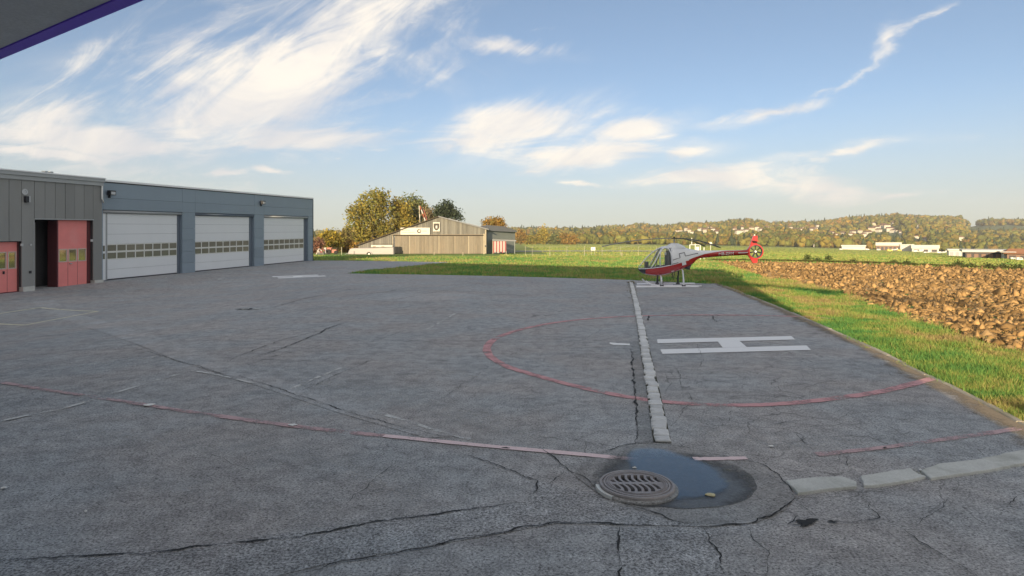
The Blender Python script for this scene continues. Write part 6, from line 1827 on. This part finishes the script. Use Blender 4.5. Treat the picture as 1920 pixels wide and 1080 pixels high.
# ================================================================== FAR BUILDINGS
def gdist(px_, py_): 
    p = gp(px_, py_); return p
def hall(px0, px1, pyt, pyb, wallm, roofm, label, roof=.28, name='hall', flat=False, dark=None, dep=14, nwin=3):
    p = gp((px0 + px1) / 2, pyb); d = p.y; k = d / F
    th = math.atan2(p.x, d) * .92
    R_ = Vector((math.cos(th), -math.sin(th), 0)); B2 = Vector((math.sin(th), math.cos(th), 0))
    W_ = (px1 - px0) * k * math.cos(th) / 1.0 * (1 + math.tan(th) ** 2) ** .5
    z0 = g(p.x, d); z1 = CH + (HY - pyt) * k; hw_ = z0 + (z1 - z0) * (1 - roof)
    c0 = Vector((p.x, d, 0))
    def L(x, y, z): q = c0 + R_ * x + B2 * y; return (q.x, q.y, z)
    def bx(b, x0, x1, y0, y1, za, zb_): return b.hexa([L(x0, y0, za), L(x1, y0, za), L(x1, y1, za), L(x0, y1, za), L(x0, y0, zb_), L(x1, y0, zb_), L(x1, y1, zb_), L(x0, y1, zb_)])
    t = empty(name, (p.x, d, z0), label, 'building', 'buildings along the far edge of the airfield')
    h_ = W_ / 2; o_ = .4
    bx(MB(), -h_, h_, 0, dep, z0 - .8, hw_).build('wall', wallm, t)
    if flat: bx(MB(), -h_ - o_, h_ + o_, -o_, dep + o_, hw_ + .02, z1).build('roof', roofm, t)
    else: MB().add([L(-h_ - o_, -o_, hw_ + .02), L(h_ + o_, -o_, hw_ + .02), L(h_ + o_, dep + o_, hw_ + .02), L(-h_ - o_, dep + o_, hw_ + .02), L(-h_ + W_ * .12, dep * .4, z1), L(h_ - W_ * .12, dep * .4, z1)], [(0, 1, 5, 4), (2, 3, 4, 5), (1, 2, 5), (3, 0, 4), (3, 2, 1, 0)]).build('roof', roofm, t)
    w = W_ / nwin
    for q in range(nwin):
        xa = -h_ + w * (q + .2)
        bx(MB(), xa, xa + w * .6, -.06, .02, z0 + .05, z0 + (hw_ - z0) * .72).build('door', dark or M['hall_grey'], t)
    return t
hall(1505, 1526, 457.5, 463.5, M['hall_white'], M['hall_grey'], 'low pale shed at the near end of the far buildings', flat=True)
hall(1524, 1551, 456, 464, M['hall_white'], M['hall_grey'], 'pale hall with grey pitched roof beside the lowest shed', .4)
hall(1581, 1620, 459.5, 468, M['hall_white'], M['hall_white'], 'long white flat-roofed hall left of the grey-roofed hangar', flat=True, nwin=5, dark=M['hall_white'])
hall(1616, 1648, 454.5, 465, M['hall_white'], M['hall_grey'], 'hangar with a broad light grey pitched roof', .6, dark=M['hall_dark'])
hall(1646, 1686, 454.5, 469, M['hall_brown'], M['hall_white'], 'two-storey building with white parapet and reddish ground floor', .42, flat=True, nwin=6, dark=M['hall_dark'])
hall(1690, 1711, 458, 471, M['hall_white'], M['hall_white'], 'plain white cube building between the halls', .12, flat=True, nwin=2, dark=M['hall_white'])
hall(1714, 1756, 459.5, 472.5, M['hall_white'], M['hall_white'], 'white hall with dark open front right of the white cube', .5, flat=True, nwin=3, dark=M['hall_dark'])
hall(1783, 1818, 467, 480, M['hall_white'], M['hall_white'], 'white shelter with a wide flat roof and white screens', .22, flat=True, nwin=4, dark=M['hall_grey'])
hall(1818, 1884, 468.5, 484, M['hall_dark'], M['hall_white'], 'long dark open shelter under a white roof', .3, flat=True, nwin=6, dark=M['hall_brown'])
hall(1884, 1896, 472, 485.5, M['hall_white'], M['hall_white'], 'narrow white block beside the orange roof', .1, flat=True, nwin=1)
hall(1895, 1945, 467, 486, M['hall_brown'], M['hall_orange'], 'building with an orange pitched roof at the picture edge', .5, nwin=3, dark=M['hall_dark'])
def plane(px_, py_, wpx, label, mat='veh_white'):
    p = gp(px_, py_); d = p.y; k = d / F; L = wpx * k
    t = empty('light_aircraft', (p.x, d, p.z), label, 'aircraft', 'light aircraft parked by the far halls')
    z = p.z + L * .16
    MB().tube([(p.x - L * .5, d, z), (p.x - L * .42, d, z + .02 * L), (p.x - L * .15, d, z + .05 * L), (p.x + L * .1, d, z + .04 * L), (p.x + L * .5, d, z + .05 * L)], [.04 * L, .08 * L, .10 * L, .08 * L, .03 * L], 8).build('fuselage', M[mat], t, smooth=True)
    MB().hexa([(p.x - L * .2, d - L * .55, z + .12 * L), (p.x - L * .02, d - L * .55, z + .12 * L), (p.x - L * .02, d + L * .55, z + .12 * L), (p.x - L * .2, d + L * .55, z + .12 * L), (p.x - L * .2, d - L * .55, z + .15 * L), (p.x - L * .02, d - L * .55, z + .14 * L), (p.x - L * .02, d + L * .55, z + .14 * L), (p.x - L * .2, d + L * .55, z + .15 * L)]).build('wing', M[mat], t)
    MB().prism([(p.x + L * .36, d, z + .06 * L), (p.x + L * .5, d, z + .06 * L), (p.x + L * .52, d, z + .24 * L), (p.x + L * .44, d, z + .24 * L)], (0, .03 * L, 0)).build('tail_fin', M[mat], t)
    for dx_ in (-.35, -.05): MB().tube([(p.x + dx_ * L, d, z - .03 * L), (p.x + dx_ * L, d, p.z)], .02 * L, 6).build('wheel_leg', M['rubber'], t)
for px_, py_, w_, lab in ((1722, 474.5, 19, 'white light aircraft parked before the dark-fronted white hall'), (1738, 475.5, 12, 'small white light aircraft just right of the larger parked one'), (1766, 476.5, 17, 'white light aircraft parked left of the white shelter'), (1838, 482.5, 10, 'white light aircraft under the long dark shelter'), (1676, 471, 14, 'pale aircraft parked before the reddish ground floor')):
    plane(px_, py_, w_, lab)
def van(px_, py_, wpx, label, mat):
    p = gp(px_, py_); d = p.y; k = d / F; L = wpx * k; h = L * .5
    t = empty('parked_van', (p.x, d, p.z), label, 'van', 'vehicles parked by the far halls')
    MB().prism([(p.x - L / 2, d, p.z + .12 * h), (p.x + L / 2, d, p.z + .12 * h), (p.x + L / 2, d, p.z + .5 * h), (p.x + L * .3, d, p.z + .95 * h), (p.x - L * .46, d, p.z + h), (p.x - L / 2, d, p.z + .9 * h)], (0, L * .45, 0)).build('body', M[mat], t)
    MB().box((p.x + L * .05, d - .02, p.z + .72 * h), (L * .5, .03, .22 * h)).build('windows', M['lamp_black'], t)
    for dx_ in (-.3, .3): MB().tube([(p.x + dx_ * L, d - .03, p.z + .14 * h), (p.x + dx_ * L, d + .2, p.z + .14 * h)], .15 * h, 10).build('wheel', M['rubber'], t)
for px_, py_, w_, lab, mt in ((1627, 469, 6, 'white van before the grey-roofed hangar', 'veh_white'), (1648, 469.5, 6, 'white van between the hangar and the two-storey building', 'veh_white'), (1669, 471.5, 9, 'yellow van before the reddish ground floor', 'veh_yellow'), (1687, 471, 7, 'yellow and white van beside the white cube', 'veh_yellow'),
        (1900, 486, 7, 'white van left of the orange-roofed building front', 'veh_white'), (1913, 488, 11, 'large white van before the orange-roofed building', 'veh_white'), (1577, 468.5, 5, 'white van at the near end of the long white hall', 'veh_white'), (1878, 484, 5, 'white van at the right end of the dark shelter', 'veh_white')):
    van(px_, py_, w_, lab, mt)

# houses on the hill, one object each
rr = random.Random(5)
for (hx_, hy_, hz_), (px_, py_) in zip(house_spots, HOUSE_PX):
    w = rr.uniform(6.5, 10.5); dp = rr.uniform(6, 8); h = rr.uniform(3.2, 5.2); rh = rr.uniform(1.4, 2.4)
    rz = rr.uniform(-.5, .5); ca, sa = math.cos(rz), math.sin(rz); wallw = rr.random() < .7
    def P3(x, y, z): return (hx_ + x * ca - y * sa, hy_ + x * sa + y * ca, hz_ + z)
    b = MB()
    b.hexa([P3(-w / 2, -dp / 2, -4), P3(w / 2, -dp / 2, -4), P3(w / 2, dp / 2, -4), P3(-w / 2, dp / 2, -4), P3(-w / 2, -dp / 2, h), P3(w / 2, -dp / 2, h), P3(w / 2, dp / 2, h), P3(-w / 2, dp / 2, h)], 0)
    if rr.random() < .5: b.add([P3(-w / 2 - .5, -dp / 2 - .5, h), P3(w / 2 + .5, -dp / 2 - .5, h), P3(w / 2 + .5, dp / 2 + .5, h), P3(-w / 2 - .5, dp / 2 + .5, h), P3(-w / 2 - .5, 0, h + rh), P3(w / 2 + .5, 0, h + rh)], [(0, 1, 5, 4), (2, 3, 4, 5), (1, 2, 5), (3, 0, 4), (3, 2, 1, 0)], 1)
    else: b.add([P3(-w / 2 - .5, -dp / 2 - .5, h), P3(w / 2 + .5, -dp / 2 - .5, h), P3(w / 2 + .5, dp / 2 + .5, h), P3(-w / 2 - .5, dp / 2 + .5, h), P3(0, -dp / 2 - .5, h + rh), P3(0, dp / 2 + .5, h + rh)], [(0, 4, 5, 3), (1, 2, 5, 4), (0, 1, 4), (2, 3, 5), (3, 2, 1, 0)], 1)
    zone = ('left of the helicopter rotor' if px_ < 1255 else 'above the helicopter body' if px_ < 1350 else 'around and above the helicopter tail fin' if px_ < 1450 else 'in the row right of the helicopter tail' if px_ < 1536 else
            'in the row above the pale sheds' if px_ < 1605 else 'in the cluster above the grey-roofed hangar' if px_ < 1695 else 'standing apart above the white halls' if px_ < 1760 else 'low on the slope above the white shelter')
    hue = 'white' if wallw else 'cream'
    t = empty('hill_house', (hx_, hy_, hz_), f'small {hue} house on the far hill, {zone}', 'house', f'{hue} houses {zone}')
    ho = b.build('house_body', [M['house_wall'] if wallw else M['house_wall_b'], M['house_roof']], t)

# ================================================================== GRASS AND WEEDS
def blades(name, n, sampler, hgt, wid, cols, label, seed, lean=.45):
    rng = np.random.default_rng(seed)
    x, y = sampler(rng, n)
    n = len(x)
    z = g_arr(x, y) - .035
    dist = np.maximum(np.hypot(x, y), 6)
    h = hgt * rng.uniform(.45, 1.25, n) * (.45 + .7 * lump(x, y, seed, .7) + .6 * lump(x, y, seed + 3, .22) ** 2) * np.clip(dist / 22, 1, 1.9)
    w = wid * rng.uniform(.7, 1.3, n) * np.clip(dist / 9, 1, 6)
    a = rng.random(n) * 2 * np.pi
    lx, ly = rng.normal(0, lean, n) * h, rng.normal(0, lean, n) * h
    P0 = np.stack([x - np.cos(a) * w, y - np.sin(a) * w, z], 1); P1 = np.stack([x + np.cos(a) * w, y + np.sin(a) * w, z], 1)
    P2 = np.stack([x + lx, y + ly, z + h], 1)
    V = np.stack([P0, P1, P2], 1).reshape(-1, 3)
    cols = np.array(cols)
    pat = .55 * lump(x, y, seed + 1, 1.6) + .45 * lump(x, y, seed + 2, .45)
    ci = np.clip(((pat - .10) * 1.35 * len(cols) + rng.normal(0, .8, n)), 0, len(cols) - 1).astype(int)
    cc = cols[ci] * 1.2 * rng.uniform(.75, 1.25, (n, 1))
    cc = np.repeat(cc, 3, 0)
    o = np_mesh(name, V, np.arange(n * 3).reshape(n, 3), M['blades'], colors=cc)
    return tag(o, label, kind='stuff')
GC = [(0.088, 0.222, 0.066), (0.122, 0.262, 0.070), (0.170, 0.290, 0.070), (0.260, 0.310, 0.078), (0.370, 0.335, 0.115), (0.34, 0.26, 0.12)]
kx = np.array([p.x for p in kerb_xy]); ky = np.array([p.y for p in kerb_xy])
o_ = np.argsort(ky); kx, ky = kx[o_], ky[o_]
nfx = np.array([gp(*p).x for p in field_near]); nfy = np.array([gp(*p).y for p in field_near]); o_ = np.argsort(nfy); nfx, nfy = nfx[o_], nfy[o_]
def verge(rng, n):
    y = 4.0 * (36 / 4.0) ** (rng.random(n) ** .85)
    lo_ = np.interp(y, ky, kx) + .075 + .12 * (lump(y * 1.0, y * 0.0 + 3.0, 8, .5) - .5) + .04 * rng.normal(size=n)
    hi__ = np.where(y < nfy.min(), lo_ + 6, np.interp(y, nfy, nfx) + .25 * rng.normal(size=n))
    return lo_ + (hi__ - lo_) * rng.random(n), y
blades('verge_grass', 130000, verge, .095, .0045, GC, 'green grass of the verge between kerb and ploughed field', 301)
axp = np.array([p.x for p in apron_xy]); ayp = np.array([p.y for p in apron_xy])
def back_grass(rng, n):
    y = 30 * (92 / 30.0) ** rng.random(n)
    u_ = rng.uniform(-.33, .42, n); x = u_ * y
    ok = ~in_poly(x, y, axp, ayp) & ~in_poly(x, y)
    return x[ok], y[ok]
blades('back_grass', 110000, back_grass, .085, .006, GC, 'strip of grass behind the apron, part shaded and part sunlit', 302)
def far_grass(rng, n):
    y = 46 * (430 / 46.0) ** rng.random(n)
    x = rng.uniform(-.02, .98, n) * y
    ok = ((x > 6) | (y < 104)) & ((y > 90) | ((x / y > .33) & ~in_poly(x, y)))
    return x[ok], y[ok]
blades('airfield_grass', 150000, far_grass, .065, .018, GC[1:5] + [(.30, .33, .09), (.34, .36, .10)], 'sunlit yellow-green grass of the wide airfield', 307)
def far_margin(rng, n):
    t = rng.random(n)
    a = [gp(1345, 489), gp(1500, 491), gp(1700, 496.5), gp(1920, 506.5), gp(2300, 522)]
    ax_ = np.array([p.x for p in a]); ay_ = np.array([p.y for p in a]); tt_ = np.linspace(0, 1, 5)
    x = np.interp(t, tt_, ax_) + rng.normal(0, .25, n); y = np.interp(t, tt_, ay_) + 1.0 + np.abs(rng.normal(0, 1.1, n))
    return x, y
blades('ditch_grass', 26000, far_margin, .11, .008, [(.05, .07, .02), (.07, .085, .025), (.10, .10, .035), (.14, .12, .05)], 'dark rough grass along the far edge of the ploughed field', 303)
def kerb_weeds(rng, n):
    k = rng.integers(0, len(kl) - 1, n); p = np.array([(q.x, q.y) for q in kl])[k]
    cl_ = lump(p[:, 0] * 3, p[:, 1] * 3, 9, .7) > .62
    x = p[:, 0] - np.abs(rng.normal(0, .05, n)); y = p[:, 1] + rng.normal(0, .04, n)
    return x[cl_], y[cl_]
blades('kerb_weeds', 9000, kerb_weeds, .05, .004, GC[2:], 'tufts of dry weed along the kerb', 304)
def slab_weeds(rng, n):
    c = np.array([tuple(gp(*p).xy) for p in ((1609, 905), (1612, 898), (1700, 884), (1718, 882), (1726, 886), (1770, 872))])
    k = rng.integers(0, len(c), n); q = c[k] + rng.normal(0, .035, (n, 2))
    return q[:, 0], q[:, 1]
blades('joint_weeds', 900, slab_weeds, .035, .003, GC, 'small weeds growing in the joints of the concrete slabs', 305)
def cob_weeds(rng, n):
    L_ = np.array([(p.x, p.y) for p in line]); k = (rng.random(n) ** .6 * (len(L_) - 1)).astype(int)
    ok = L_[k][:, 1] > 13; q = L_[k][ok] + rng.normal(0, .10, (ok.sum(), 2))
    return q[:, 0], q[:, 1]
blades('gutter_weeds', 5000, cob_weeds, .05, .004, [(.12, .115, .05), (.16, .14, .07), (.20, .17, .10)], 'dry weeds grown over the far end of the cobble row', 306)
SHL = ['taller dark shrub on the far field edge, first from the helicopter tail', 'dark shrub on the far field edge, second tall one from the helicopter tail', 'flat tuft of shrub between the two tall ones on the far field edge', 'small dark shrub on the far field edge below the white cube building', 'low dark shrub on the far field edge just left of the parked aircraft', 'dark shrub on the far field edge below the white shelter, left one of a pair', 'dark shrub on the far field edge below the white shelter, right one of a pair', 'small dark shrub on the far field edge below the left end of the dark shelter', 'dark shrub on the far field edge below the middle of the dark shelter', 'dark shrub on the far field edge below the narrow white block', 'rightmost dark shrub on the far field edge', 'smallest low shrub on the far field edge below the long white hall']
# small shrubs along the field edge
for k, (px_, py_, w_, h_) in enumerate(((1513, 488, 5, 8), (1553, 488, 5, 7), (1532, 490, 5, 3), (1676, 495, 4, 4), (1700, 496, 4, 3), (1792, 500, 6, 5), (1800, 500, 4, 4), (1820, 502, 4, 4), (1852, 503, 6, 5), (1882, 505, 6, 5), (1905, 506, 6, 5), (1600, 493, 4, 3))):
    d_ = gp(px_, py_).y
    tree('field_shrub', px_, py_, d_ + 1.2, [(px_, py_ - h_ * .5, w_ * .8, h_ * .55), (px_ + 1.5, py_ - h_ * .75, w_ * .5, h_ * .4)], 40, 7, .09, [(.045, .06, .02), (.06, .07, .025), (.035, .05, .02)], SHL[k], 400 + k, group='small shrubs along the far field edge', cat='shrub', limbs=3, trunk_r=.03)

bpy.context.view_layer.update()

# ================================================================== HAZE
hz = MB().box((0, 1000, 59.5), (6600, 2700, 181)).build('haze', None)
hm = bpy.data.materials.new('thin_haze'); hm.use_nodes = True
ht = hm.node_tree
for nd in list(ht.nodes): ht.nodes.remove(nd)
pv = ht.nodes.new('ShaderNodeVolumePrincipled')
pv.inputs['Color'].default_value = (0.92, 0.93, 0.95, 1)
pv.inputs['Density'].default_value = 0.00019
pv.inputs['Anisotropy'].default_value = 0.0
ho_ = ht.nodes.new('ShaderNodeOutputMaterial'); ht.links.new(pv.outputs[0], ho_.inputs['Volume'])
hz.data.materials.append(hm)
tag(hz, 'thin evening haze over the airfield', kind='stuff')
